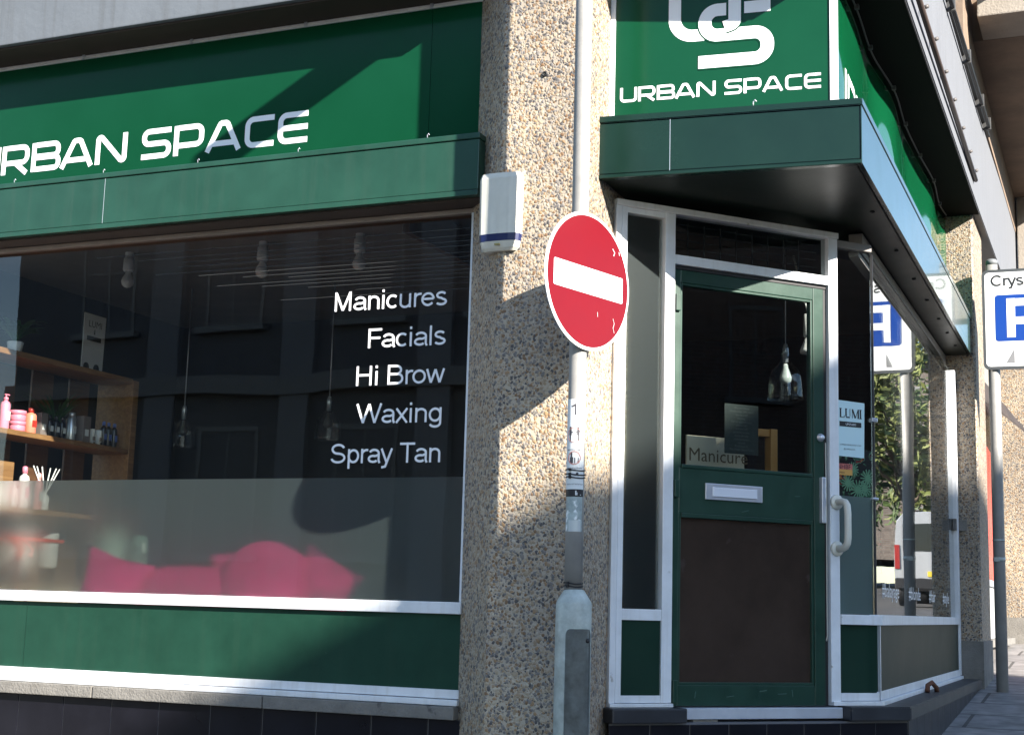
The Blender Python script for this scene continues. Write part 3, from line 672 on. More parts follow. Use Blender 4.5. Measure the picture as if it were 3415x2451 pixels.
CS = thing('corner_sign', 'green sign with white interlocking monogram above the shop door', 'shop sign', (-1.6, 6.17, 2.2))
FS = frame((-2.125, 6.105, 0), FC[1], FC[2]); toS = lambda u, z, d: P(FS, u, z, d)
part(MB().fb(FS, .02, 1.02, 2.19, 2.965, -.03, 0), 'sign_panel', SIGNG, CS)
part(MB().fb(FS, -.003, .022, 2.19, 2.965, -.03, .006, .002), 'sign_trim', WHITE, CS)
part(MB().fb(FS, 1.0, 1.035, 2.19, 2.965, -.03, .007, .002), 'sign_trim', WHITE, CS)
um = lambda x: (x+2.125)/math.cos(CR)
b = MB(); urban(b, toS, lambda x: um(-2.077+(x+6.085)*(.908/2.233)), 2.305, .070, .0018); part(b, 'sign_lettering', WHITE2, CS)
def lg(x, y): return (um(-1.716+(x-882)*6.867e-4), 2.44+(480-y)*.000706-(x-882)*8.8e-5)
S_ = .060; zT, zM, zB = 2.714, 2.592, 2.468; xl, xr = um(-1.716)+S_/2, um(-1.374)-S_/2
ul, ur = um(-1.826), um(-1.551)
S_path = rounded([(um(-1.590), zT), (xl, zT, .058), (xl, zM, .058), (xr, zM, .058), (xr, zB, .058), (um(-1.716), zB)], .058, 10)
Ul_path = rounded([(ul, 2.91), (ul, zM+.008), (um(-1.690), zM+.008)], .085, 10)
Ur_path = rounded([(ur, 2.91), (ur, zM+.050), (um(-1.598), zM+.036)], .024, 8)
b = MB(); stroke(b, toS, Ul_path, .057, .0016); part(b, 'monogram', WHITE2, CS)
b = MB(); stroke(b, toS, S_path, S_+.013, .0022, .0004); part(b, 'monogram_outline', SIGNG, CS)
b = MB(); stroke(b, toS, S_path, S_, .0028, .0004); stroke(b, toS, [(um(-1.39), zT), (um(-1.508), zT)], S_-.004, .0028); part(b, 'monogram', WHITE2, CS)
b = MB(); stroke(b, toS, Ur_path, .070, .0034, .0004); part(b, 'monogram_outline', SIGNG, CS)
b = MB(); stroke(b, toS, Ur_path, .057, .0040, .0004); part(b, 'monogram', WHITE2, CS)

SS = thing('side_sign', 'green side street fascia sign with rippled glossy surface and white letters', 'shop sign', (-1.14, 8.5, 2.2))
def ripple(y, z):
    f = min(1, max(0, (z-2.2)/.75)); k = 1 if y < 8.662 else -1
    return .012*math.sin((y-6.235)*3.9) + .010*math.sin(f*math.pi)*math.sin((y-6.235)*2.59*k+.4) + .004*math.sin((y-6.2)*6.3+f*2)
b = MB(); ny, nz_ = 150, 20
for (ya, yb) in ((6.235, 8.66), (8.664, 10.99)):
    g = [[b.bm.verts.new((-1.150+ripple(ya+(yb-ya)*i/ny, 2.19+.77*j/nz_), ya+(yb-ya)*i/ny, 2.19+.77*j/nz_)) for j in range(nz_+1)] for i in range(ny+1)]
    gb = [[b.bm.verts.new((-1.165+ripple(ya+(yb-ya)*i/ny, 2.19+.77*j/nz_), ya+(yb-ya)*i/ny, 2.19+.77*j/nz_)) for j in (0, nz_)] for i in range(ny+1)]
    for i in range(ny):
        for j in range(nz_):
            f = b.bm.faces.new((g[i][j], g[i+1][j], g[i+1][j+1], g[i][j+1])); f.smooth = True
        b.bm.faces.new((g[i][nz_], g[i+1][nz_], gb[i+1][1], gb[i][1])); b.bm.faces.new((gb[i][0], gb[i+1][0], g[i+1][0], g[i][0]))
    b.bm.faces.new([v for v in g[0]]+[gb[0][1], gb[0][0]]); b.bm.faces.new([v for v in g[ny]][::-1]+[gb[ny][0], gb[ny][1]])
part(b, 'sign_panel', SIDEG, SS)
part(MB().box((-1.165,6.215,2.19),(-1.128,6.240,2.965),.002), 'sign_trim', WHITE, SS)
b = MB(); pts = [(-1.135+ripple(6.25+4.7*i/60, 2.96), 6.25+4.7*i/60, 2.964) for i in range(61)]
b.tube(pts, .005, 8)
for y in (6.9,7.45,8.1,8.75,9.4,10.0,10.6): b.box((-1.14+ripple(y,2.96),y-.012,2.95),(-1.118+ripple(y,2.96),y+.012,2.974))
part(b, 'sign_trim', mat('dark grey trim', (.12,.12,.13), .6), SS)
b = MB(); to6 = lambda u, z, d: Vector((-1.150+ripple(u, z)+d+.002, u, z))
for ch, a_, e_ in (('U',6.36,6.62),('R',6.66,6.92),('B',6.96,7.2),('A',7.22,7.5),('N',7.53,7.8),('S',7.98,8.22),('P',8.26,8.5),('A',8.68,8.95),('C',8.98,9.2),('E',9.23,9.45)):
    for i, s_ in enumerate(wide_glyph(ch, (e_-a_)/.24)):
        ss = []
        for p, q in zip(s_, s_[1:]):
            for k in range(4): ss.append((a_+(p[0]+(q[0]-p[0])*k/4)*.24, 2.29+(p[1]+(q[1]-p[1])*k/4)*.24))
        ss.append((a_+s_[-1][0]*.24, 2.29+s_[-1][1]*.24)); stroke(b, to6, ss, .036, .001+i*.0004)
part(b, 'sign_lettering', WHITE2, SS)

# alarm box
AB = thing('alarm_box', 'ivory bell alarm box with navy stripe on pebbledash pillar', 'alarm box', (-2.518, 5.84, 1.56))
b = MB(); n = 12
def abx(z0, z1, w0, w1, d0, d1, grow=0):
    fr = [(-1,0),(-.96,.55),(-.82,.84),(-.5,.97),(0,1.02),(.5,.98),(.80,.88),(.95,.60),(1,0)]
    rows = []
    for z, w, d in ((z0,w0,d0),(z1,w1,d1)):
        rows.append([b.bm.verts.new((-2.536+x*(w/2*.83+grow), 5.838-(y*d*.64+grow*(1 if y > 0 else 0)), z*.93+.105)) for x, y in fr])
    f = []
    for i in range(len(fr)-1): f.append(b.bm.faces.new((rows[0][i],rows[0][i+1],rows[1][i+1],rows[1][i])))
    f += [b.bm.faces.new(rows[0][::-1]), b.bm.faces.new(rows[1]), b.bm.faces.new((rows[0][-1],rows[0][0],rows[1][0],rows[1][-1]))]
    bmesh.ops.recalc_face_normals(b.bm, faces=f)
abx(1.648,1.925,.2465,.254,.082,.084); abx(1.925,1.952,.254,.238,.084,.070); abx(1.582,1.612,.220,.236,.062,.080); abx(1.568,1.582,.19,.220,.045,.062)
part(b, 'cover', CREAM, AB)
b = MB(); abx(1.612,1.648,.236,.2465,.080,.082,.0006); part(b, 'stripe', NAVY, AB)
part(MB().box((-2.548,5.783,1.585),(-2.523,5.800,1.592)), 'indicator_window', mat('amber', (.35,.30,.12), .3), AB)
part(MB().box((-2.633,5.836,1.57),(-2.438,5.95,1.90)), 'back_plate', CREAM, AB)

# ------------------------------------------------------------------ lamp post, no entry sign, notices
PX, PY = -2.052, 5.55
LP = thing('lamp_post', 'galvanised steel lamp post with wide base in front of the pebbledash pillar', 'lamp post', (PX, PY, GZ(PY)))
b = MB(); b.lathe((PX+.004,PY,0), [(.0735,-1.2),(.0725,-.05),(.0722,.010),(.069,.022),(.052,.050),(.043,.064),(.0375,.070)], 36); part(b, 'base_column', GALV, LP)
b = MB(); b.tube([(PX,PY,.06),(PX,PY,.45),(PX-.0005,PY,1.0),(PX-.004,PY,2.2),(PX-.01,PY,5.6)], [.0368,.0366,.0366,.0356,.034], 28); part(b, 'shaft', POLEG, LP)
b = MB(); V = b.bm.verts.new
def cyl_patch(bb, cx, cy, r, a0, a1, z0, z1, nn=12, rc=0):
    rows = []
    for i in range(nn+1):
        a = a0+(a1-a0)*i/nn; zt = z1
        if rc:
            e = min(i, nn-i)/nn*abs(a1-a0)*r
            if e < rc: zt = z1-(rc-math.sqrt(max(0, rc*rc-(rc-e)**2)))
        rows.append((bb.bm.verts.new((cx+r*math.cos(a), cy+r*math.sin(a), z0)), bb.bm.verts.new((cx+r*math.cos(a), cy+r*math.sin(a), zt))))
    for p, q in zip(rows, rows[1:]):
        f = bb.bm.faces.new((p[0], q[0], q[1], p[1])); f.smooth = True
    fs = bb.bm.faces[:]; bmesh.ops.solidify(bb.bm, geom=fs, thickness=.0015) if rc else None
cyl_patch(b, PX+.004, PY, .0760, rad(-93), rad(-5), -1.2, -.085, 16, .02); part(b, 'access_door', GALV2, LP)
b = MB(); q = Vector((PX+.004+.0775*math.cos(rad(-22)), PY+.0775*math.sin(rad(-22)), -.13)); b.lathe(q, [(.009,-.002),(.009,.003),(.004,.004)], 12, ax=(math.cos(rad(-22)),math.sin(rad(-22)),0)); part(b, 'door_lock', BLACK, LP)
for z, m_, r_ in ((.548,BLACK,.0385),(.530,BLACK,.0385),(.518,BLACK,.0385),(.082,BLACK,.0385),(.094,BLACK,.0385)):
    b = MB(); b.tube([(PX+r_*math.cos(2*math.pi*k/28), PY+r_*math.sin(2*math.pi*k/28), z+.003*math.sin(4*math.pi*k/28)) for k in range(29)], .0030, 6, cap=False)
    b.box((PX-.014,PY-r_-.007,z-.005),(PX-.005,PY-r_+.002,z+.006)); part(b, 'cable_tie', m_, LP)
b = MB(); cyl_patch(b, PX, PY, .0374, rad(-140), rad(-20), .30, .455, 14); part(b, 'peeled_patch', mat('sticker residue', (.32,.38,.38), .5, var=.4, vscale=18, dirt=((.75,.78,.78), 24, .60)), LP)
b = MB(); cyl_patch(b, PX, PY, .0376, rad(-110), rad(-30), .30, .345, 14); part(b, 'tape', mat('old tape', (.50,.54,.54), .3), LP)
ax = Vector((.03,-1,0)).normalized(); q0 = Vector((PX,PY,3.455))
b = MB(); b.slab([q0+ax*.05+Vector((0,0,-.10)), q0+ax*.72+Vector((0,0,-.10)), q0+ax*.72+Vector((0,0,.10)), q0+ax*.05+Vector((0,0,.10))], ax.cross(Vector((0,0,1)))*.012)
part(b, 'shadow_arm', GALV, LP)  # unseen plate, added to cast the diagonal shadow band on the fascia sign

NA = rad(73-90); nn_ = Vector((math.cos(NA), math.sin(NA), 0)); nu = Vector((math.cos(rad(73)), math.sin(rad(73)), 0))
NC = Vector((-2.005,5.533,1.331)); NR = .290
NE = thing('no_entry_sign', 'round red no entry sign with white bar fixed to the lamp post', 'road sign', NC)
b = MB(); b.lathe(NC-nn_*.004, [(NR-.004,-.004),(NR,-.001),(NR,.002),(NR-.003,.004)], 96, smooth=False, ax=nn_); part(b, 'sign_plate', SIGNW, NE)
b = MB(); b.lathe(NC+nn_*.0006, [(NR-.014,-.0004),(NR-.014,.0006)], 96, smooth=False, ax=nn_); part(b, 'red_disc', RED, NE)
b = MB(); hw, hh = .237, .055; FN = (NC, nu, nn_)
pts = rounded([(0,-hh),(hw,-hh),(hw,hh),(-hw,hh),(-hw,-hh),(0,-hh)], .008, 4)[:-1]
b.slab([P(FN,p.x,p.y,.0022) for p in pts], -nn_*.0008); part(b, 'white_bar', SIGNW, NE)
for z in (-.14,.14):
    b = MB(); b.fb(FN, -.12, .12, z-.018, z+.018, -.022, -.009, .002)
    b.tube([NC+Vector((0,0,z))-nn_*.05+Vector((.040*math.cos(2*math.pi*k/20), .040*math.sin(2*math.pi*k/20),0)) for k in range(21)], .006, 6, cap=False)
    part(b, 'fixing_bracket', GALV, NE)
SCM = mat('pale scratch', (.62,.50,.50), .6)
for k, pl in enumerate(([(.16,.17),(.175,.155),(.168,.14)], [(.205,.165),(.21,.15)], [(.17,-.13),(.180,-.15),(.172,-.17),(.18,-.19)], [(.06,-.12),(.062,-.14)])):
    b = MB(); stroke(b, lambda u, z, d: P(FN, u, z, d), pl, .004 if k < 2 else .0022, .0034); part(b, 'scratch', SCM, NE)
# notice wrapped round the post
NO = thing('public_notice', 'white laminated notice with symbols wrapped round the lamp post', 'notice', (PX, PY-.037, .62))
b = MB(); cyl_patch(b, PX, PY, .0380, rad(-172), rad(-12), .462, .838, 24); part(b, 'sheet', PAPER, NO)
R_ = .0384
PRINT = mat('dark print', (.05,.05,.06), .6)
def toP(u, z, d): a = rad(-78)+u/R_; return Vector((PX+(R_+d)*math.cos(a), PY+(R_+d)*math.sin(a), z))
b = MB()
sans(b, toP, '1', -.016, .012, .772, .046, .0002, 1.3)
part(b, 'numeral', PRINT, NO)
for x in (-.020, .014):
    b = MB(); stroke(b, toP, [(x,.665),(x,.690)], .006, .0003); stroke(b, toP, [(x,.690),(x,.714)], .011, .0005)
    stroke(b, toP, arc(x,.719,.003,.003,0,360,10), .005, .0007); stroke(b, toP, [(x,.706),(x+(.012 if x < 0 else -.012),.700)], .004, .0009); part(b, 'person_symbol', PRINT, NO)
b = MB(); stroke(b, toP, [(-.013,.575),(-.013,.600)], .014, .0003); stroke(b, toP, [(-.013,.600),(-.013,.618)], .006, .0005); part(b, 'bottle_symbol', PRINT, NO)
b = MB(); stroke(b, toP, [(.008,.575),(.008,.597)], .018, .0003); part(b, 'can_symbol', PRINT, NO)
for x in (-.018,.012): b = MB(); stroke(b, toP, arc(x,.532,.003,.003,0,360,10), .006, .0003); part(b, 'face_symbol', PRINT, NO)
for z, tx in ((.628,'aggressive begging'),(.553,'consuming alcohol'),(.488,'antisocial behaviour')): b = MB(); ftext(b, toP, tx, -.036, z, .0095, .0003); part(b, 'caption', PRINT, NO)
rm_ = mat('faded red print', (.45,.20,.18), .6)
b = MB(); stroke(b, toP, arc(-.002,.597,.026,.026,0,360,30), .0035, .0011); stroke(b, toP, [(-.020,.615),(.016,.579)], .0035, .0013); part(b, 'prohibition_ring', rm_, NO)
b = MB(); stroke(b, toP, arc(-.004,.690,.030,.030,0,360,30), .0022, .0011); part(b, 'prohibition_ring', rm_, NO)
b = MB(); cyl_patch(b, PX, PY, .0382, rad(-172), rad(-12), .440, .470, 24); part(b, 'black_footer', INK, NO)
b = MB(); stroke(b, toP, [(.008,.446),(.008,.464)], .005, .0005); stroke(b, toP, [(.011,.4475),(.030,.4475)], .003, .0005); stroke(b, toP, [(.013,.4475),(.013,.457)], .003, .0007); part(b, 'footer_mark', PAPER, NO)

# ------------------------------------------------------------------ parking sign on its post (right)
QX, QY = -.822, 10.9
SP = thing('sign_post', 'plain grey steel post carrying the parking sign on the pavement', 'post', (QX, QY, GZ(QY)))
b = MB(); b.tube([(QX,QY,-.9),(QX,QY,1.0),(QX,QY,2.57)], .041, 24); part(b, 'tube', POLEG, SP)
b = MB(); b.lathe((QX,QY,2.57), [(.043,-.02),(.043,.010),(.030,.022)], 20); part(b, 'cap', mat('grey cap', (.16,.17,.18), .6), SP)
b = MB()
part(MB().lathe((QX,QY,.55), [(.043,-.006),(.043,.006)], 20), 'band', GALV, SP)
b.lathe((QX,QY,.415), [(.043,-.015),(.043,.015)], 20)
b.box((QX-.03,QY-.052,.40),(QX+.005,QY-.04,.43)); part(b, 'band', GALV, SP)
PS = thing('parking_sign', 'white and blue parking sign with grey border at the right edge', 'road sign', (QX+.28, QY-.06, 1.76))
FQ = frame((QX-.068, QY-.055, 1.768), (1,.03,0), (.03,-1,0)); toQ = lambda u, z, d: P(FQ, u, z, d)
def rrect(u0, u1, z0, z1, r): m_ = (u0+u1)/2; return rounded([(m_,z0),(u1,z0),(u1,z1),(u0,z1),(u0,z0),(m_,z0)], r, 6)[:-1]
b = MB(); b.slab([toQ(p.x,p.y,0) for p in rrect(0,.66,0,.735,.045)], -FQ[2]*.012); part(b, 'sign_plate', SBACK, PS)
b = MB(); b.slab([toQ(p.x,p.y,.0016) for p in rrect(.020,.64,.022,.713,.03)], -FQ[2]*.0012); part(b, 'white_face', SIGNW, PS)
b = MB(); b.slab([toQ(p.x,p.y,.003) for p in rrect(.088,.44,.205,.545,.022)], -FQ[2]*.0012); part(b, 'blue_panel', BLUE, PS)
b = MB(); stroke(b, toQ, [(.196,.232),(.196,.517)], .058, .0042); stroke(b, toQ, rounded([(.225,.488),(.375,.488),(.375,.353),(.225,.353)], .065, 8), .054, .0042); part(b, 'parking_letter', SIGNW, PS)
b = MB(); sans(b, toQ, 'Crys', .066, .285, .612, .080, .0030, 1.35)
part(b, 'sign_lettering', INK, PS)
b = MB(); b.slab([toQ(*q,.003) for q in ((.155,.045),(.215,.150),(.215,.045))], -FQ[2]*.001); part(b, 'arrow', mat('mid grey print', (.20,.20,.21), .5), PS)
for z in (.18,.55): part(MB().fb(FQ, .02, .50, z, z+.04, -.03, -.013), 'back_rail', GALV, PS)

# rail with small spot fittings on the side of the slab
SR = thing('spot_rail', 'dark metal rail with small clip fittings along the pale upper slab', 'rail', (-.89, 8.9, 3.12))
b = MB(); b.tube([(-.858,7.05,3.085),(-.872,8.7,3.09),(-.888,10.55,3.10)], .016, 10); part(b, 'rail', mat('dark rail', (.05,.035,.030), .5), SR)
for y in (7.43,7.89,8.41,8.91,9.47,9.99,10.45):
    x = -.862-.008*(y-7.4)
    b = MB(); b.tube([(x,y,3.09),(x+.010,y,3.135)], .005, 6); b.lathe((x+.012,y,3.140), [(.003,-.012),(.011,-.008),(.011,.010),(.003,.014)], 10, ax=(.6,.6,.4)); part(b, 'spot_fitting', mat('grey fitting', (.10,.09,.085), .5), SR)
CD = thing('cable_conduit', 'dark pipes clipped along the top edge of the pale upper slab', 'pipe', (-.89, 9, 3.75))
b = MB(); b.tube([(-.90,7.5,3.75),(-.90,11.9,3.86)], .018, 8); b.tube([(-.86,7.5,3.70),(-.86,11.5,3.80)], .014, 8); part(b, 'pipe', BLACK, CD)
for y in (8.9,9.9,10.9,11.5):
    part(MB().box((-.92,y-.010,3.675+.026*(y-7.5)),(-.844,y+.010,3.772+.026*(y-7.5)),.003), 'pipe_clip', mat('dull clip', (.06,.06,.06), .6), CD)
# storey jutting over the pavement further on
UO = part(MB().box((-.90,10.75,4.22),(-.33,15.1,4.7)), 'overhang', BROWN)
part(MB().box((-.83,10.28,4.22),(-.33,10.75,4.56),.01), 'overhang_beam', BEAMC)
part(MB().box((-1.6,9.9,4.58),(-.33,10.3,4.9)), 'overhang', BROWN)
part(MB().box((-.885,15.1,2.99),(-.45,15.4,4.7),.01), 'overhang_beam', BEAMC)
part(MB().box((-1.8,10.0,3.86),(-.90,22,5.0)), 'upper_wall', BROWN)

# neighbouring shopfront beyond
NS = thing('neighbouring_shop', 'next shopfront beyond the far pillar with a red poster filled window', 'building', (-1.2, 13.5, -.35))
part(MB().box((-1.9,11.78,-1),(-1.16,20,2.985)), 'wall', mat('pale render', (.24, .225, .20), .85, bump=.3, bscale=40, var=.1, vscale=4), NS)
wn = part(MB().fb(FB, 11.85, 14.75, .335, 1.95, -.05, -.03), 'poster_window', mat('red poster', (.40,.06,.045), .25, var=.75, vscale=2.2, stretch=(1,3,.6)), NS)
b = MB(); b.fb(FB, 11.80, 14.8, .28, .335, -.05, .02, .003); b.fb(FB, 11.80, 14.8, 1.95, 2.02, -.05, .02, .003); part(b, 'window_frame', SATIN, wn)
part(MB().fb(FB, 11.80, 14.6, -.17, .275, -.05, .0), 'white_panel', mat('white panel', (.45, .47, .47), .4), NS)
part(MB().fb(FB, 11.80, 15.2, -.23, -.175, -.1, .09, .004), 'stone_sill', CONC, NS)
part(MB().fb(FB, 11.80, 15.0, -1, -.232, -.1, .03), 'stall_riser', mat('dark stone', (.13,.12,.115), .9, bump=.4, var=.3, vscale=5), NS)
part(MB().fb(FB, 16.2, 17.6, -1, 2.985, -.1, .19), 'pebbledash_pillar', PEB2, NS)
part(MB().fb(FB, 15.7, 19.4, -.6, .02, -.1, .23), 'low_wall', CONC, NS)
b = MB(); b.slab([P(FB,11.9,2.02,.0), P(FB,14.9,2.02,.0), P(FB,14.9,1.72,.34), P(FB,14.9,1.66,.34), P(FB,14.9,1.98,0)][:3]+[P(FB,11.9,1.72,.10)], (0,0,.02)); part(b, 'sloping_canopy', DARKSOF, NS)

# ------------------------------------------------------------------ inside the shop
SCALE[0] = .943     # the shelf stands close behind the glass
XS = -6.15
BS = thing('bookshelf', 'pine display shelf with boards behind the left window', 'shelf', (XS-.13, 7.3, -.5))
for z0, z1, m_ in ((1.405,1.440,WOOD),(.930,.962,WOOD),(.47,.50,WOOD)):
    part(MB().box((XS-.28,6.56,z0),(XS,7.97,z1),.003), 'shelf_board', m_, BS)
for y0, y1 in ((6.50,6.56),(7.97,8.03)): part(MB().box((XS-.29,y0,-.5),(XS+.006,y1,1.46 if y0 < 7 else 1.43),.004), 'upright', WOOD, BS)
b = MB()
for y in (6.58,6.95,7.30,7.66): b.box((XS-.285,y,-.4),(XS-.270,y+.20,1.40))
part(b, 'back_slat', WOODD, BS)
def mkmat(nm, c, r=.35): return mat(nm, c, r)
PKB, CORAL, LILAC, BLKB, SILV, GREY, WHB, CAPB = mkmat('pink bottle', (.75,.22,.30)), mkmat('coral bottle', (.80,.22,.14)), mkmat('lilac bottle', (.55,.55,.75)), mkmat('black bottle', (.015,.015,.018), .25), mat('silver can', (.45,.46,.48), .3, metal=.7), mkmat('taupe box', (.16,.13,.12), .6), mkmat('white tube', (.62,.62,.60), .4), mkmat('blue cap', (.10,.14,.35))
def bottle(name, label, y, z, r, h, m_, cap=None, kind='bottle', x=XS-.06, neck=.4, capm=None, group='bottles and tubes on the pine shelf'):
    t_ = thing(name, label, 'bottle' if 'bottle' in name else name.split('_')[-1], (x,y,z), group)
    b = MB()
    if kind == 'bottle': b.lathe((x,y,z), [(r*.9,0),(r,.006),(r,h*.68),(r*.85,h*.76),(r*neck,h*.80),(r*neck,h*.84)], 18)
    elif kind == 'can': b.lathe((x,y,z), [(r*.95,0),(r,.004),(r,h*.78),(r*.8,h*.82)], 18)
    elif kind == 'jar': b.lathe((x,y,z), [(r*.92,0),(r,.006),(r,h*.55),(r*.95,h*.6)], 22)
    elif kind == 'box': b.box((x-r,y-r,z),(x+r,y+r,z+h),.001)
    elif kind == 'tube': b.lathe((x,y,z), [(r*.7,0),(r*.7,h*.18),(r,h*.22),(r*1.1,h*.9),(r*.9,h)], 14)
    part(b, 'body', m_, t_)
    b = MB()
    if kind == 'bottle' and cap == 'pump':
        b.lathe((x,y,z), [(r*.5,h*.83),(r*.5,h*.90),(r*.15,h*.91),(r*.15,h*.97)], 12); b.box((x-.005,y-.012,z+h*.965),(x+.005,y+.026,z+h*.998),.002)
    elif kind == 'bottle': b.lathe((x,y,z), [(r*.55,h*.83),(r*.5,h*.98),(r*.2,h)], 14)
    elif kind == 'jar': b.lathe((x,y,z), [(r*1.05,h*.6),(r*1.05,h*.98),(r*.9,h)], 22)
    elif kind == 'can': b.lathe((x,y,z), [(r*.78,h*.82),(r*.72,h*.98),(r*.4,h)], 14)
    if kind in ('bottle','jar','can'): part(b, 'cap', capm or m_, t_)
    else: b.bm.free()
    if kind in ('bottle','box','can','tube'):
        part(MB().box((x+r*.9,y-r*.5,z+h*.25),(x+r*1.03,y+r*.5,z+h*.5)), 'product_label', capm or WHB, t_)
    return t_
Z1, Z2 = .962, .50
bottle('lilac_bottle', 'lilac bottle at the window end of the middle shelf', 6.745, Z1, .022, .13, LILAC)
bottle('pump_bottle', 'tall pink pump bottle on the middle shelf', 6.845, Z1, .029, .215, PKB, 'pump')
bottle('pink_jar', 'round pink jar under another jar on the middle shelf', 6.960, Z1, .047, .062, PKB, kind='jar')
bottle('pink_jar', 'round pink jar stacked on top of another pink jar', 6.958, Z1+.062, .048, .066, PKB, kind='jar')
bottle('coral_bottle', 'coral bottle with red cap beside the pink jars', 7.072, Z1, .036, .16, CORAL, capm=mkmat('red cap', (.35,.03,.02)))
bottle('black_box', 'dark carton right beside the coral bottle', 7.165, Z1, .030, .14, GREY, kind='box')
for i, (y, lb) in enumerate(((7.245,'black bottle nearest the dark carton on the middle shelf'),(7.305,'black bottle in the middle of the shelf, second of the dark row'),(7.365,'black bottle with pale stripe beside the silver can'))):
    bottle('black_bottle', lb, y, Z1, .024, .14, BLKB)
bottle('silver_can', 'tall silver spray can on the middle shelf', 7.455, Z1, .028, .185, SILV, kind='can')
bottle('taupe_box', 'tall taupe carton beside the silver spray can', 7.565, Z1, .035, .17, GREY, kind='box')
bottle('white_tube', 'white tube left of another white tube on the shelf', 7.655, Z1, .024, .10, WHB, kind='tube', capm=GREY)
bottle('white_tube', 'white tube leaning by the blue capped bottles', 7.725, Z1, .024, .10, WHB, kind='tube', capm=GREY)
for i, (y, lb) in enumerate(((7.775,'dark bottle with blue cap just behind the white tube'),(7.825,'dark bottle with blue cap between two others'),(7.885,'dark bottle with blue cap at the far end of the shelf'))):
    bottle('blue_capped_bottle', lb, y, Z1, .021, .165, BLKB, capm=CAPB)
bottle('white_bottle', 'white bottle with pale pink cap just above the frosted film', 7.06, Z2, .032, .26, WHB, capm=PKB, group='bottles on the lower shelf')
bottle('pink_bottle', 'pale pink bottle among white sticks above the frosted film', 7.19, Z2, .028, .23, mkmat('pale pink bottle', (.75,.35,.33)), group='bottles on the lower shelf')
bottle('white_jar', 'small white jar at the near end of the lower shelf', 6.90, Z2, .028, .155, WHB, group='bottles on the lower shelf')
bottle('spray_bottle', 'white trigger spray bottle on the lower shelf', 6.98, Z2, .025, .15, WHB, 'pump', group='bottles on the lower shelf')
RD = thing('reed_diffuser', 'white reed sticks standing in a jar on the lower shelf', 'reed diffuser', (XS-.06, 7.22, Z2))
b = MB(); b.lathe((XS-.05,7.24,Z2), [(.025,0),(.03,.01),(.03,.09),(.014,.10),(.014,.115)], 16); part(b, 'jar', WHB, RD)
b = MB()
for dy in (-.07,-.045,-.03,.035,.055,.08): b.tube([(XS-.05,7.24,Z2+.09),(XS-.05+random.uniform(-.02,.02),7.24+dy*1.6,Z2+.27)], .004, 6)
part(b, 'reed', WHB, RD)
tag(MB().box((XS-.2,6.74,Z2),(XS-.03,6.93,Z2+.27),.004).build('wooden_box', WOOD), 'plain wooden box at the near end of the lower shelf', 'box')
# white card on top of the shelf
LC = thing('shelf_card', 'white card with scalloped foot on top of the pine shelf', 'card', (XS, 7.58, 1.44))
b = MB(); b.slab([(XS-.02,y,z) for y,z in ((7.455,1.445),(7.665,1.445),(7.67,1.80),(7.455,1.80))], (-.006,0,0)); part(b, 'sheet', mat('dim card', (.35,.35,.36), .8), LC)
toC = lambda u, z, d: Vector((XS-.02+d, u, z))
b = MB(); ftext(b, toC, 'LUMI', 7.495, 1.715, .062, .002); part(b, 'heading', INK, LC)
part(MB().box((XS-.0195,7.49,1.625),(XS-.018,7.63,1.655)), 'black_band', INK, LC)
b = MB()
for y in (7.50,7.60): b.lathe((XS-.019,y,1.45), [(.028,0),(.028,.002)], 16, ax=(1,0,0))
b.tube([(XS-.018,7.56,1.67),(XS-.018,7.56,1.70)], .004, 6); part(b, 'black_mark', INK, LC)

SHELF_DONE = None
def plant(name, label, c, r, h, nl, droop=.6, pot=None, potm=None, lw=.02, m_=None):
    t_ = thing(name, label, 'plant', c); c = Vector(c)
    if pot:
        b = MB(); b.lathe(c, [(pot*.75,0),(pot,pot*1.5),(pot*.9,pot*1.55)], 16); part(b, 'pot', potm or WHB, t_)
    b = MB(); top = c+Vector((0,0,pot*1.4 if pot else 0))
    for i in range(nl):
        a = random.uniform(0, 6.283); rr_ = r*random.uniform(.5,1); hh_ = h*random.uniform(.5,1); prev = None
        n_ = 6; side = Vector((-math.sin(a), math.cos(a), 0))
        for k in range(n_+1):
            f = k/n_; p = top+Vector((math.cos(a)*rr_*f, math.sin(a)*rr_*f, hh_*(f*(1+droop)-droop*2*f*f*.75))); w_ = lw*math.sin(math.pi*min(.97, .12+.86*f))
            cur = (b.bm.verts.new(p-side*w_), b.bm.verts.new(p+side*w_))
            if prev: b.bm.faces.new((prev[0], prev[1], cur[1], cur[0]))
            prev = cur
    part(b, 'leaves', m_ or LEAF, t_); return t_
plant('trailing_plant', 'leafy plant on the shelf top against the blue reflection', (XS-.12, 6.95, 1.44), .20, .22, 60, .7, .05, WHB, .02)
plant('grassy_plant', 'dark grassy plant behind the bottles on the shelf', (XS-.16, 7.42, .98), .26, .26, 50, .4, .05, BLKB, .006)
SCALE[0] = 1.0
plant('fern', 'small fern at the right edge of the wide window', (-3.25, 7.6, .66), .16, .22, 70, .6, .05, BLKB, .014)
tag(MB().box((-3.42,8.3,.55),(-3.02,8.34,.80),.004).build('white_box', mat('pale carton', (.55,.60,.55), .7)), 'pale carton behind the fern', 'box')
tb = thing('display_plinth', 'black display plinth under the fern', 'plinth', (-3.2, 7.6, -.5))
part(MB().box((-3.48,7.32,-.5),(-2.97,8.43,.63),.004), 'body', mat('matt black', (.006,.006,.006), .9, spec=.05), tb)
part(MB().box((-3.5,7.3,.632),(-2.95,8.45,.66),.004), 'top', WOODD, tb)

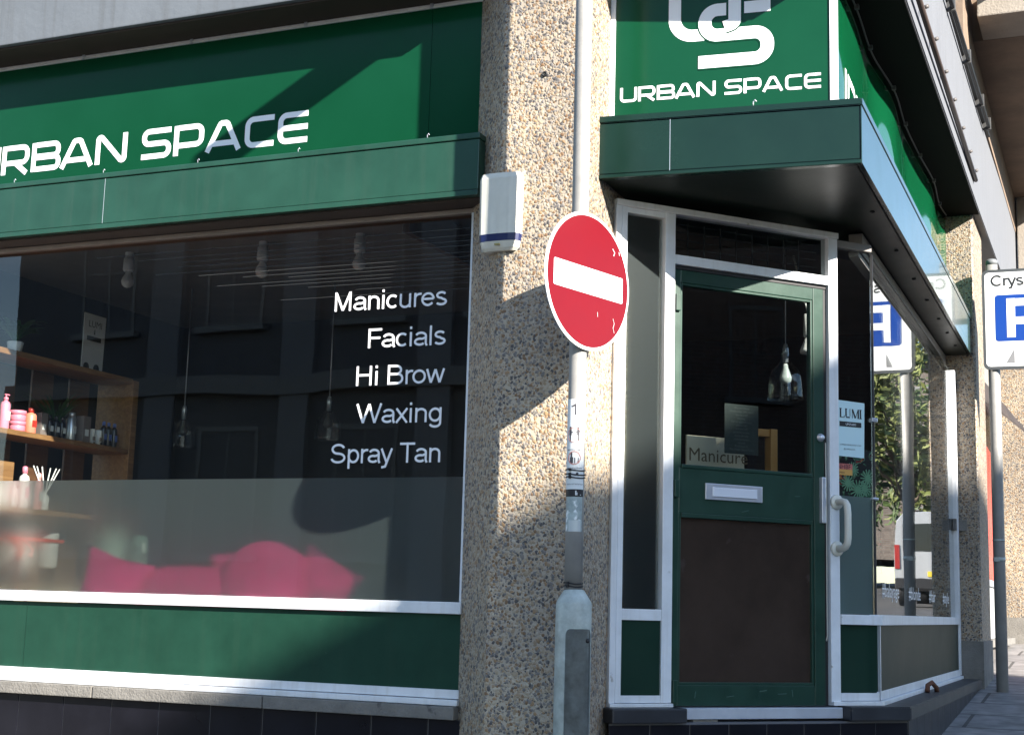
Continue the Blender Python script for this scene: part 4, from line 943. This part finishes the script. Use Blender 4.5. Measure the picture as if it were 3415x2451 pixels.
def bulb_light(label, c, down=True):
    t_ = thing('ceiling_bulb', label, 'light bulb', c, 'bare bulbs on the shop ceiling'); x, y, z = c
    b = MB(); b.lathe((x,y,z), [(.05,0),(.05,-.018),(.028,-.03),(.026,-.075),(.034,-.08),(.036,-.155),(.03,-.165)], 20); part(b, 'holder', PORC, t_)
    b = MB(); b.lathe((x,y,z-.165), [(.016,0),(.020,-.018),(.036,-.045),(.042,-.068),(.036,-.092),(.02,-.106),(.004,-.11)], 20); part(b, 'bulb', BULB, t_)
bulb_light('opal bulb nearest the pine shelf on the shop ceiling', (-5.965, 7.6, 2.255))
bulb_light('opal bulb in the middle of the wide window', (-4.938, 7.6, 2.258))
bulb_light('opal bulb right above the service lettering', (-4.245, 7.6, 2.262))
q = P(FD, 1.345, 1.86, -1.0)
t_ = thing('ceiling_bulb', 'opal bulb seen through the narrow pane right of the door', 'light bulb', P(FD,1.30,1.42,-.55), 'bare bulbs on the shop ceiling')
qq = P(FD, 1.335, 1.42, -.35); b = MB(); b.tube([qq+Vector((-.10,.1,.45)), qq+Vector((0,0,.10))], .006, 6); b.lathe(qq, [(.028,.11),(.03,.0),(.026,-.01)], 16); part(b, 'holder', PORC, t_)
b = MB(); b.lathe(qq, [(.02,-.01),(.03,-.04),(.048,-.08),(.045,-.095),(.01,-.10)], 18); part(b, 'bulb', BULB, t_)

DIMB = mat('smoky bulb', (.16,.16,.155), .3)
def pendant(label, c, s=1, rod=.6, bm_=None):
    t_ = thing('pendant_lamp', label, 'pendant lamp', c, 'glass bell pendant lamps'); c = Vector(c)
    b = MB(); b.tube([c+Vector((0,0,.0)), c+Vector((0,0,rod))], .004, 6); b.lathe(c, [(.016,-.06*s),(.018,.02*s),(.010,.05*s)], 14); part(b, 'stem', SATIN, t_)
    b = MB(); pr = [(.022,.0),(.024,-.04),(.045,-.075),(.080,-.11),(.095,-.15),(.100,-.20),(.104,-.265),(.108,-.285)]
    out = [(r*s, z*s) for r, z in pr]; inn = [(r*s-.003, z*s) for r, z in pr][::-1]
    rings = []
    for r, z in out+inn: rings.append([b.bm.verts.new(c+Vector((r*math.cos(a), r*math.sin(a), z))) for a in [2*math.pi*k/28 for k in range(28)]])
    for a_, e_ in zip(rings, rings[1:]+[]):
        for k in range(28): f = b.bm.faces.new((a_[k], a_[(k+1)%28], e_[(k+1)%28], e_[k])); f.smooth = True
    bmesh.ops.recalc_face_normals(b.bm, faces=b.bm.faces[:]); part(b, 'glass_shade', LAMPGLASS, t_)
    b = MB(); b.lathe(c, [(.012,-.07*s),(.018,-.10*s),(.036*s,-.15*s),(.034*s,-.175*s),(.012,-.19*s)], 16); part(b, 'bulb', bm_ or BULB, t_)
pendant('clear glass bell pendant hanging behind the door glass', (-1.784, 8.313, 1.50), .98, .72)
pendant('dim glass bell pendant between the shelf and the service lettering', (-6.17, 8.6, 1.30), .9, .9, DIMB)
pendant('dim glass bell pendant close left of the service lettering', (-4.985, 8.6, 1.33), .9, .85, DIMB)

# pink sofa pushed against the frosted film
SF = thing('sofa', 'low pink sofa back pressed against the frosted film', 'sofa', (-4.1, 6.7, -.5))
def blob(mb, c, s, e=2.4, nu_=28, nv=16, wob=.0, rot=0):
    c = Vector(c); rows = []
    sg = lambda v, p: math.copysign(abs(v)**p, v)
    for j in range(nv+1):
        v = -math.pi/2+math.pi*j/nv; row = []
        for i in range(nu_):
            u = 2*math.pi*i/nu_; p = 2/e
            x, y, z = sg(math.cos(v),p)*sg(math.cos(u),p)*s[0], sg(math.cos(v),p)*sg(math.sin(u),p)*s[1], sg(math.sin(v),p)*s[2]
            x, z = x*math.cos(rot)-z*math.sin(rot), x*math.sin(rot)+z*math.cos(rot)
            k = 1+wob*math.sin(7*x+5*z)*math.sin(9*z+2); row.append(mb.bm.verts.new(c+Vector((x*k,y,z*k))))
        rows.append(row)
    f = []
    for a_, e_ in zip(rows, rows[1:]):
        for i in range(nu_):
            f.append(mb.bm.faces.new((a_[i], a_[(i+1)%nu_], e_[(i+1)%nu_], e_[i])))
    bmesh.ops.remove_doubles(mb.bm, verts=[v for r in (rows[0], rows[-1]) for v in r], dist=1e-5)
    bmesh.ops.recalc_face_normals(mb.bm, faces=mb.bm.faces[:])
    for x in mb.bm.faces: x.smooth = True
b = MB(); blob(b, (-4.22,6.31,-.09), (.58,.16,.245), 3.2, 36, 16, .02); part(b, 'back', PINK, SF)
part(MB().box((-4.80,6.36,-.5),(-3.5,7.15,-.12),.03), 'seat', PINK, SF)
def cushion(label, c, w, h, rot, thick=.085, star=0):
    b = MB(); n_ = 18; grid = {}
    for sd in (1,-1):
        for i in range(n_+1):
            for j in range(n_+1):
                x, z = 2*i/n_-1, 2*j/n_-1; th = thick*((1-abs(x)**2.2)*(1-abs(z)**2.2))**.55
                pinch = 1-.10*(1-abs(x)**2)*abs(z)**3-.10*(1-abs(z)**2)*abs(x)**3
                X_, Z_ = x*w/2*(1-.12*(1-abs(z)**1.5)), z*h/2*(1-.12*(1-abs(x)**1.5))
                X_, Z_ = X_*math.cos(rot)-Z_*math.sin(rot), X_*math.sin(rot)+Z_*math.cos(rot)
                grid[sd,i,j] = b.bm.verts.new((c[0]+X_, c[1]-sd*th, c[2]+Z_))
        for i in range(n_):
            for j in range(n_):
                f = b.bm.faces.new((grid[sd,i,j],grid[sd,i+1,j],grid[sd,i+1,j+1],grid[sd,i,j+1])); f.smooth = True
    bmesh.ops.remove_doubles(b.bm, verts=b.bm.verts[:], dist=1e-4); bmesh.ops.recalc_face_normals(b.bm, faces=b.bm.faces[:])
    return tag(b.build('cushion', PINK), label, 'cushion', 'pink cushions behind the frosted film')
cushion('pink cushion with a pointed corner at the left end of the sofa', (-4.795,6.190,.03), .43, .35, rad(-14))
cushion('pink cushion whose small corner shows behind the large one', (-4.06,6.30,.08), .40, .34, rad(10))
b = MB(); blob(b, (-3.88,6.20,.04), (.26,.10,.245), 2.2, 28, 16, .02)
tag(b.build('cushion', PINK), 'large rounded pink cushion, tallest of the row on the sofa', 'cushion', 'pink cushions behind the frosted film')
cushion('pink cushion at the right end of the sofa', (-3.60,6.25,.05), .36, .34, rad(-28), .09)
# red wire stool and pale pots low behind the film, at left
ST = thing('wire_stool', 'red wire stool low behind the frosted film at the left edge', 'stool', (-5.75, 6.6, -.5))
rw = mat('red wire', (.65,.05,.02), .4)
b = MB(); b.tube([(-5.62,6.46,-.5),(-5.60,6.46,.14),(-5.585,6.46,.23),(-5.66,6.47,.285),(-5.80,6.47,.29)], .008, 8); b.tube([(-5.59,6.46,.22),(-5.66,6.46,.12),(-5.8,6.5,.0)], .007, 8); part(b, 'frame', rw, ST)
b = MB(); b.box((-6.0,6.5,.28),(-5.65,6.8,.30),.005); part(b, 'seat', rw, ST)
for lb, c, r_, h_, m_ in (('white pot blurred behind the frosted film', (-6.02,7.10,.14), .06, .34, WHB), ('green glass jar blurred behind the frosted film', (-5.45,7.25,.02), .07, .33, mat('green jar', (.16,.25,.19), .4)), ('orange pot blurred high behind the frosted film', (-5.72,7.5,.34), .10, .20, mat('orange pot', (.42,.085,.04), .5))):
    b = MB(); b.lathe(c, [(r_*.8,0),(r_,.02),(r_,h_*.8),(r_*.7,h_)], 18); tag(b.build('pot', m_), lb, 'pot', 'blurred pots behind the film')
tag(MB().box((-5.95,6.75,-.5),(-5.15,7.25,-.01),.01).build('low_cabinet', mat('pale cabinet', (.45,.36,.24), .6)), 'pale low cabinet behind the frosted film at the left', 'cabinet')

# behind the door: beige board, pine frame, floral screen
BB = thing('beige_board', 'beige board with brown lettering behind the door glass', 'sign board', P(FD,.59,.66,-.30))
KD = (5.739+.30)/5.739; FBB = frame(FD[0]*KD, ud, nd) + (KD,); toBB = lambda u, z, d: P(FBB, u, z, d)
part(MB().fb(FBB, .39, .705, .40, .80, -.01, 0), 'board', mat('beige board', (.70,.62,.46), .8), BB)
b = MB(); ftext(b, toBB, 'Manicure', .397, .683, .088, .0012); part(b, 'lettering', mat('brown print', (.16,.11,.06), .7), BB)
PFm = thing('pine_frame', 'upright pine picture frame behind the door glass', 'frame', P(FD,.80,.5,-.30))
part(MB().fb(FBB, .842, .880, .40, .860, -.05, .02, .003), 'side_rail', mat('bright pine', (.62,.30,.09), .5), PFm)
part(MB().fb(FBB, .74, .842, .822, .858, -.05, .01, .003), 'top_rail', mat('bright pine', (.62,.30,.09), .5), PFm)
part(MB().fb(FBB, .74, .842, .40, .822, -.045, -.03), 'canvas', BLKB, PFm)
def flor_mat():
    m = bpy.data.materials.new('floral print'); m.use_nodes = True; t = m.node_tree; n = t.nodes; l = t.links; p = n['Principled BSDF']
    tc = n.new('ShaderNodeTexCoord'); nz = n.new('ShaderNodeTexNoise'); nz.inputs['Scale'].default_value = 17; nz.inputs['Detail'].default_value = 2; nz.inputs['Distortion'].default_value = 1.2
    l.new(tc.outputs['Object'], nz.inputs[0]); rp = n.new('ShaderNodeValToRGB'); e = rp.color_ramp.elements; rp.color_ramp.interpolation = 'CONSTANT'
    e[0].position = 0; e[0].color = (.006,.008,.01,1); e[1].position = .52; e[1].color = (.03,.12,.06,1)
    for ps, c in ((.58,(.20,.34,.22)),(.62,(.01,.012,.015)),(.66,(.45,.06,.04)),(.70,(.5,.38,.10))): k = e.new(ps); k.color = (*c,1)
    l.new(nz.outputs[0], rp.inputs[0]); l.new(rp.outputs[0], p.inputs['Base Color']); p.inputs['Roughness'].default_value = .7; return m
FLOR = flor_mat()
FSC = thing('floral_screen', 'dark screen with floral print behind the pane right of the door', 'screen', P(FD,1.3,.5,-.25))
KF = (5.739+.20)/5.739; FF = frame(FD[0]*KF, ud, nd) + (KF,)
part(MB().fb(FF, 1.08, 1.50, .20, .80, -.02, 0), 'printed_panel', FLOR, FSC)
part(MB().fb(FF, 1.07, 1.08, .20, .82, -.03, .01, .002), 'edge_post', BLACK, FSC)
b = MB()
for u, z, r_ in ((1.30,.63,.04),(1.36,.60,.05),(1.42,.66,.045),(1.33,.70,.035),(1.40,.61,.04)):
    for k in range(14):
        a = rad(k*360/14); stroke(b, lambda uu, zz, d: P(FF, uu, zz, d), [(u,z),(u+r_*math.cos(a), z+r_*math.sin(a))], .006, .004+.0004*k)
part(b, 'printed_leaves', mat('light leaf print', (.20,.42,.26), .7), FSC)

# papers on the glass by the door
toD = lambda u, z, d: P(FD, u, z, d)
LU = thing('glass_poster', 'pale blue poster with bold black heading on the glass beside the door', 'poster', P(FD,1.34,.76,-.025))
b = MB(); b.slab([toD(u,z,-.0235) for u,z in ((1.2535,.765),(1.422,.762),(1.427,1.035),(1.2535,1.040))], -Vector(nd)*.001); part(b, 'sheet', PAPERB, LU)
b = MB(); HZ = .955; HB = .045
def serif(u, s_, thick): stroke(b, toD, [(u,HZ),(u+s_,HZ+HB)], thick, -.0222)
for u in (1.272,1.300,1.318,1.330,1.362,1.380): pass
for x0, st in ((1.281, [((0,0),(0,1),.008),((0,.03),(.022,.03),.003),((.022,0),(.022,.25),.0025),((-.007,.98),(.007,.98),.003)]),
               (1.314, [((0,.15),(0,1),.008),((.024,.2),(.024,1),.0028),((0,.06),(.022,.06),.006),((-.006,.98),(.006,.98),.003)]),
               (1.352, [((0,0),(0,1),.003),((.001,.98),(.018,.03),.008),((.018,.03),(.035,.98),.003),((.036,0),(.036,1),.008)]),
               (1.402, [((0,0),(0,1),.008),((-.007,.98),(.007,.98),.003),((-.007,.02),(.007,.02),.003)])):
    for j, (p, q, w_) in enumerate(st): stroke(b, toD, [(x0+p[0],HZ+p[1]*HB),(x0+q[0],HZ+q[1]*HB)], w_, -.0222+j*.0002)
ftext(b, toD, 'LUMISALON.BOOKSY.COM', 1.276, .818, .0105, -.0222); ftext(b, toD, '@LUMISALON_', 1.298, .797, .0105, -.0222)
part(b, 'heading', INK, LU)
part(MB().fb(FD, 1.274, 1.406, .911, .936, -.0228, -.0222), 'black_band', INK, LU)
b = MB(); ftext(b, toD, 'UPSTAIRS', 1.310, .918, .015, -.0216); part(b, 'band_lettering', PAPER, LU)
NH = thing('membership_sticker', 'pink and yellow sticker with capital letters below the blue poster', 'sticker', P(FD,1.3,.69,-.025))
part(MB().fb(FD, 1.2535, 1.350, .700, .728, -.0240, -.0232), 'pink_strip', mat('pink sticker', (.50,.14,.12), .4), NH)
part(MB().fb(FD, 1.2535, 1.350, .672, .6995, -.0240, -.0232), 'yellow_strip', mat('yellow sticker', (.55,.30,.08), .4), NH)
b = MB(); ftext(b, toD, 'NHBF', 1.256, .702, .033, -.0224); ftext(b, toD, 'MEMBER', 1.258, .680, .012, -.0224); part(b, 'lettering', INK, NH)
DN = thing('door_notice', 'dark green typed notice on the inside of the door glass', 'notice', P(FD,.715,.85,-.04))
part(MB().fb(FD, .622, .812, .735, .972, -.0425, -.0412), 'sheet', mat('green paper', (.018,.030,.025), .6), DN)
b = MB()
for i, tx in enumerate(('We are closed','Wednesday 30th April','due to staff','training.','For an appointment','please call','and we will','get back to you.','Sorry for any','inconvenience','caused.','Kind regards','The Urban Space Team')):
    ftext(b, toD, tx, .717, .950-.0165*i, .0145, -.0408, 'CENTER')
part(b, 'typed_lines', mat('grey print', (.10,.12,.11), .6), DN)
tag(MB().fb(FD, 1.2535, 1.315, .006, .185, -.058, -.055).build('leaning_sheet', PAPERB), 'pale blue sheet leaning behind the low frosted film', 'paper sheet')

# ------------------------------------------------------------------ the street behind the camera, seen in reflections and shadows
def facade_windows(root, fr, xs, zs, w_, h_, frm, pane):
    for z in zs:
        for x in xs:
            f = MB(); f.fb(fr, x-w_/2-.06, x-w_/2, z, z+h_, -.05, .02); f.fb(fr, x+w_/2, x+w_/2+.06, z, z+h_, -.05, .02); f.fb(fr, x-w_/2-.06, x+w_/2+.06, z+h_, z+h_+.08, -.05, .02)
            f.fb(fr, x-.02, x+.02, z, z+h_, -.05, .012); f.fb(fr, x-w_/2, x+w_/2, z+h_*.5, z+h_*.5+.04, -.05, .014); o = part(f, 'window', frm, root)
            part(MB().fb(fr, x-w_/2, x+w_/2, z, z+h_, -.04, -.005), 'pane', pane, o)
            part(MB().fb(fr, x-w_/2-.18, x+w_/2+.18, z-.14, z-.02, -.02, .16, .01), 'sill', frm, o)
DKG = mat('dark panes', (.008,.009,.011), .08)
REND = mat('grey render', (.15, .15, .16), .9, var=.15, vscale=1.2, bump=.3, bscale=20)
TRIMW = mat('white painted trim', (.25,.247,.24), .6)
OB = thing('rendered_terrace', 'grey rendered terrace with white sash windows across the street', 'building', (-11, -9, GZ(-8)))
part(MB().box((-18.2,-13,GZ(-8)-.5),(-4.5,-8,8.6)), 'wall', REND, OB)
FO = frame((0,-8,0), (1,0,0), (0,1,0))
facade_windows(OB, FO, (-16.2,-13.6,-11.0,-8.6,-6.2), (-.2+.9,4.5), 1.05, 2.0, TRIMW, DKG)
b = MB()
for x in (-14.9,-12.3,-9.8,-7.4): b.fb(FO, x-.28, x+.28, -1.6, 8.2, -.05, .14)
part(b, 'pilaster', mat('pale pilaster', (.26,.26,.27), .85), OB)
b = MB(); b.fb(FO, -18.2, -4.5, 3.3, 3.6, -.05, .2); b.fb(FO, -18.3, -4.4, 8.2, 8.7, -.05, .35); part(b, 'cornice', TRIMW, OB)
# tall gabled block whose roof shades the lower part of the shop
HX, EX = Vector((math.cos(AZ), math.sin(AZ), 0)), Vector((-math.sin(AZ), math.cos(AZ), 0))
LD = 15.0
def zu(u): return (u+LD*math.sin(EL))/math.cos(EL)
GBk = thing('gabled_block', 'dark brick block with sloping roof edge on the far corner', 'building', HX*LD+EX*8+Vector((0,0,-1)))
prof = [(e_, zu(u_)) for e_, u_ in ((1.0,2.05),(3.0,2.35),(3.58,2.445),(3.9,2.495),(4.15,2.53),(4.53,2.645),(4.79,2.72),(5.71,3.13),(7.0,3.47),(10.3,3.57),(10.35,1.8),(24,1.8))]
b = MB(); pts = [HX*LD+EX*e_+Vector((0,0,z)) for e_, z in prof]; pts = [HX*LD+EX*1.0+Vector((0,0,-3))]+pts+[HX*LD+EX*24+Vector((0,0,-3))]
b.slab(pts, HX*7); part(b, 'wall', brick_mat('dark brick', (.10,.05,.04), (.07,.04,.035), (.12,.11,.10), 1, .22, .075, .01, axis=(rad(90),0,0)), GBk)
FG = frame(HX*LD, -EX, -HX)
facade_windows(GBk, FG, (-18,-15,-12,-9,-6.5), (.6,4.0,7.4), 1.0, 1.7, mat('dark window trim', (.06,.06,.065), .5), DKG)
# street end: houses, trees, van
SE = thing('far_terrace', 'pale brick terrace closing the end of the side street', 'building', (6, 52, 3))
part(MB().box((-1,54,2),(22,62,9.2)), 'wall', brick_mat('pale brick', (.19,.15,.125), (.16,.125,.105), (.18,.17,.16), 1, .22, .075, .01, axis=(rad(90),0,0)), SE)
part(MB().prism([(-1.4,53.6),(22.4,53.6),(22.4,62.4),(-1.4,62.4)], 9.2, 9.5), 'roof', mat('slate', (.08,.08,.09), .7), SE)
facade_windows(SE, frame((0,54,0),(-1,0,0),(0,-1,0)), (-1,-4,-7,-10,-13,-16), (3.9,6.7), 1.1, 1.5, TRIMW, DKG)
FOL = [mat('yellow green foliage', (.12,.14,.035), .6, var=.4, vscale=2), mat('mid green foliage', (.05,.085,.02), .6, var=.4, vscale=2), mat('deep green foliage', (.03,.06,.018), .6, var=.4, vscale=2)]
BARK = mat('bark', (.08,.06,.045), .9, bump=.6, bscale=20, var=.3)
def tree(label, x, y, h, r, m_, nl=4600):
    z0 = GZ(y)-.1; t_ = thing('street_tree', label, 'tree', (x,y,z0), 'trees at the end of the side street'); b = MB()
    b.tube([(x,y,z0),(x+.05,y,z0+h*.3),(x-.1,y+.1,z0+h*.65)], [.17,.13,.06], 10); cl = []
    for k in range(16):
        a = random.uniform(0,6.28); rr_ = r*random.uniform(.25,1); zz = z0+h*random.uniform(.34,.95); kk = 1-.5*abs((zz-z0)/h-.6)
        e_ = Vector((x+math.cos(a)*rr_*kk, y+math.sin(a)*rr_*kk, zz)); s_ = Vector((x,y,z0+h*random.uniform(.28,.55)))
        b.tube([s_, (s_+e_)/2+Vector((0,0,.12)), e_], [.045,.025,.008], 6); cl.append(e_)
    part(b, 'trunk', BARK, t_)
    b = MB()
    for i in range(nl):
        c = random.choice(cl); p = c+Vector((random.gauss(0,.42),random.gauss(0,.42),random.gauss(0,.34))); s_ = random.uniform(.05,.11)
        u = Vector((random.uniform(-1,1),random.uniform(-1,1),random.uniform(-1,1))).normalized(); v = u.orthogonal().normalized()
        vs = [b.bm.verts.new(p+q) for q in (u*s_*1.5, v*s_*.7, -u*s_*1.5, -v*s_*.7)]; b.bm.faces.new(vs)
    part(b, 'crown', m_, t_)
tree('yellowing bushy tree beyond the parked van', 2.6, 37, 7.2, 2.0, FOL[0])
tree('mid green tree behind the yellowing one', 5.0, 41, 7.0, 2.2, FOL[1])
tree('deep green tree beside the far terrace', 0.9, 44, 6.2, 1.8, FOL[2])
tree('tall green tree at the right kerb of the side street', 8.5, 46, 7.4, 2.4, FOL[1])
# van
VN = thing('parked_van', 'white panel van parked uphill along the kerb', 'van', (1.22, 32, GZ(32)-.1))
vz = GZ(32)-.1; V0 = Vector((1.22, 31.0, vz))
vp = [(-.92,.35),(.92,.35),(.96,.75),(.95,1.15),(.84,1.75),(.70,1.93),(-.70,1.93),(-.84,1.75),(-.95,1.15),(-.96,.75)]
VW = mat('white van paint', (.34,.35,.37), .25, coat=.4)
b = MB(); rows = []
for yy, sx, sz in ((0,.985,.985),(.06,1,1),(3.3,1,1),(3.9,.98,.92),(4.5,.96,.60),(4.9,.9,.5)):
    rows.append([b.bm.verts.new(V0+Vector((p[0]*sx, yy, .35+(p[1]-.35)*sz))) for p in vp])
for a_, e_ in zip(rows, rows[1:]):
    for i in range(len(vp)): b.bm.faces.new((a_[i], a_[(i+1)%10], e_[(i+1)%10], e_[i]))
b.bm.faces.new(rows[0][::-1]); b.bm.faces.new(rows[-1]); bmesh.ops.recalc_face_normals(b.bm, faces=b.bm.faces[:]); part(b, 'body', VW, VN)
FV = frame(V0, (1,0,0), (0,-1,0))
for s_ in (-1,1):
    x0, x1 = (s_*.06, s_*.72) if s_ > 0 else (-.72, -.06)
    part(MB().fb(FV, x0, x1, 1.12, 1.68, -.01, .012, .004), 'rear_window', DKG, VN)
    x0, x1 = (.80,.93) if s_ > 0 else (-.93,-.80)
    part(MB().fb(FV, x0, x1, .75, 1.25, -.02, .02, .004), 'tail_light', mat('tail lamp red', (.30,.012,.012), .2), VN)
part(MB().fb(FV, -.92, .92, .34, .56, -.05, .09, .02), 'rear_bumper', BLACK, VN)
part(MB().fb(FV, -.26, .26, .60, .71, .0, .016, .003), 'number_plate', mat('yellow plate', (.65,.50,.05), .4), VN)
for x in (-.82,.82):
    for y in (.85,3.9):
        b = MB(); b.lathe(V0+Vector((x,y,.33)), [(.18,-.11),(.31,-.11),(.33,-.08),(.33,.08),(.31,.11),(.18,.11)], 22, ax=(1,0,0)); wh = part(b, 'wheel', BLACK, VN)
        b = MB(); b.lathe(V0+Vector((x,y,.33)), [(.02,-.115),(.18,-.10),(.18,.10),(.02,.115)], 16, ax=(1,0,0)); part(b, 'rim', SATIN, wh)
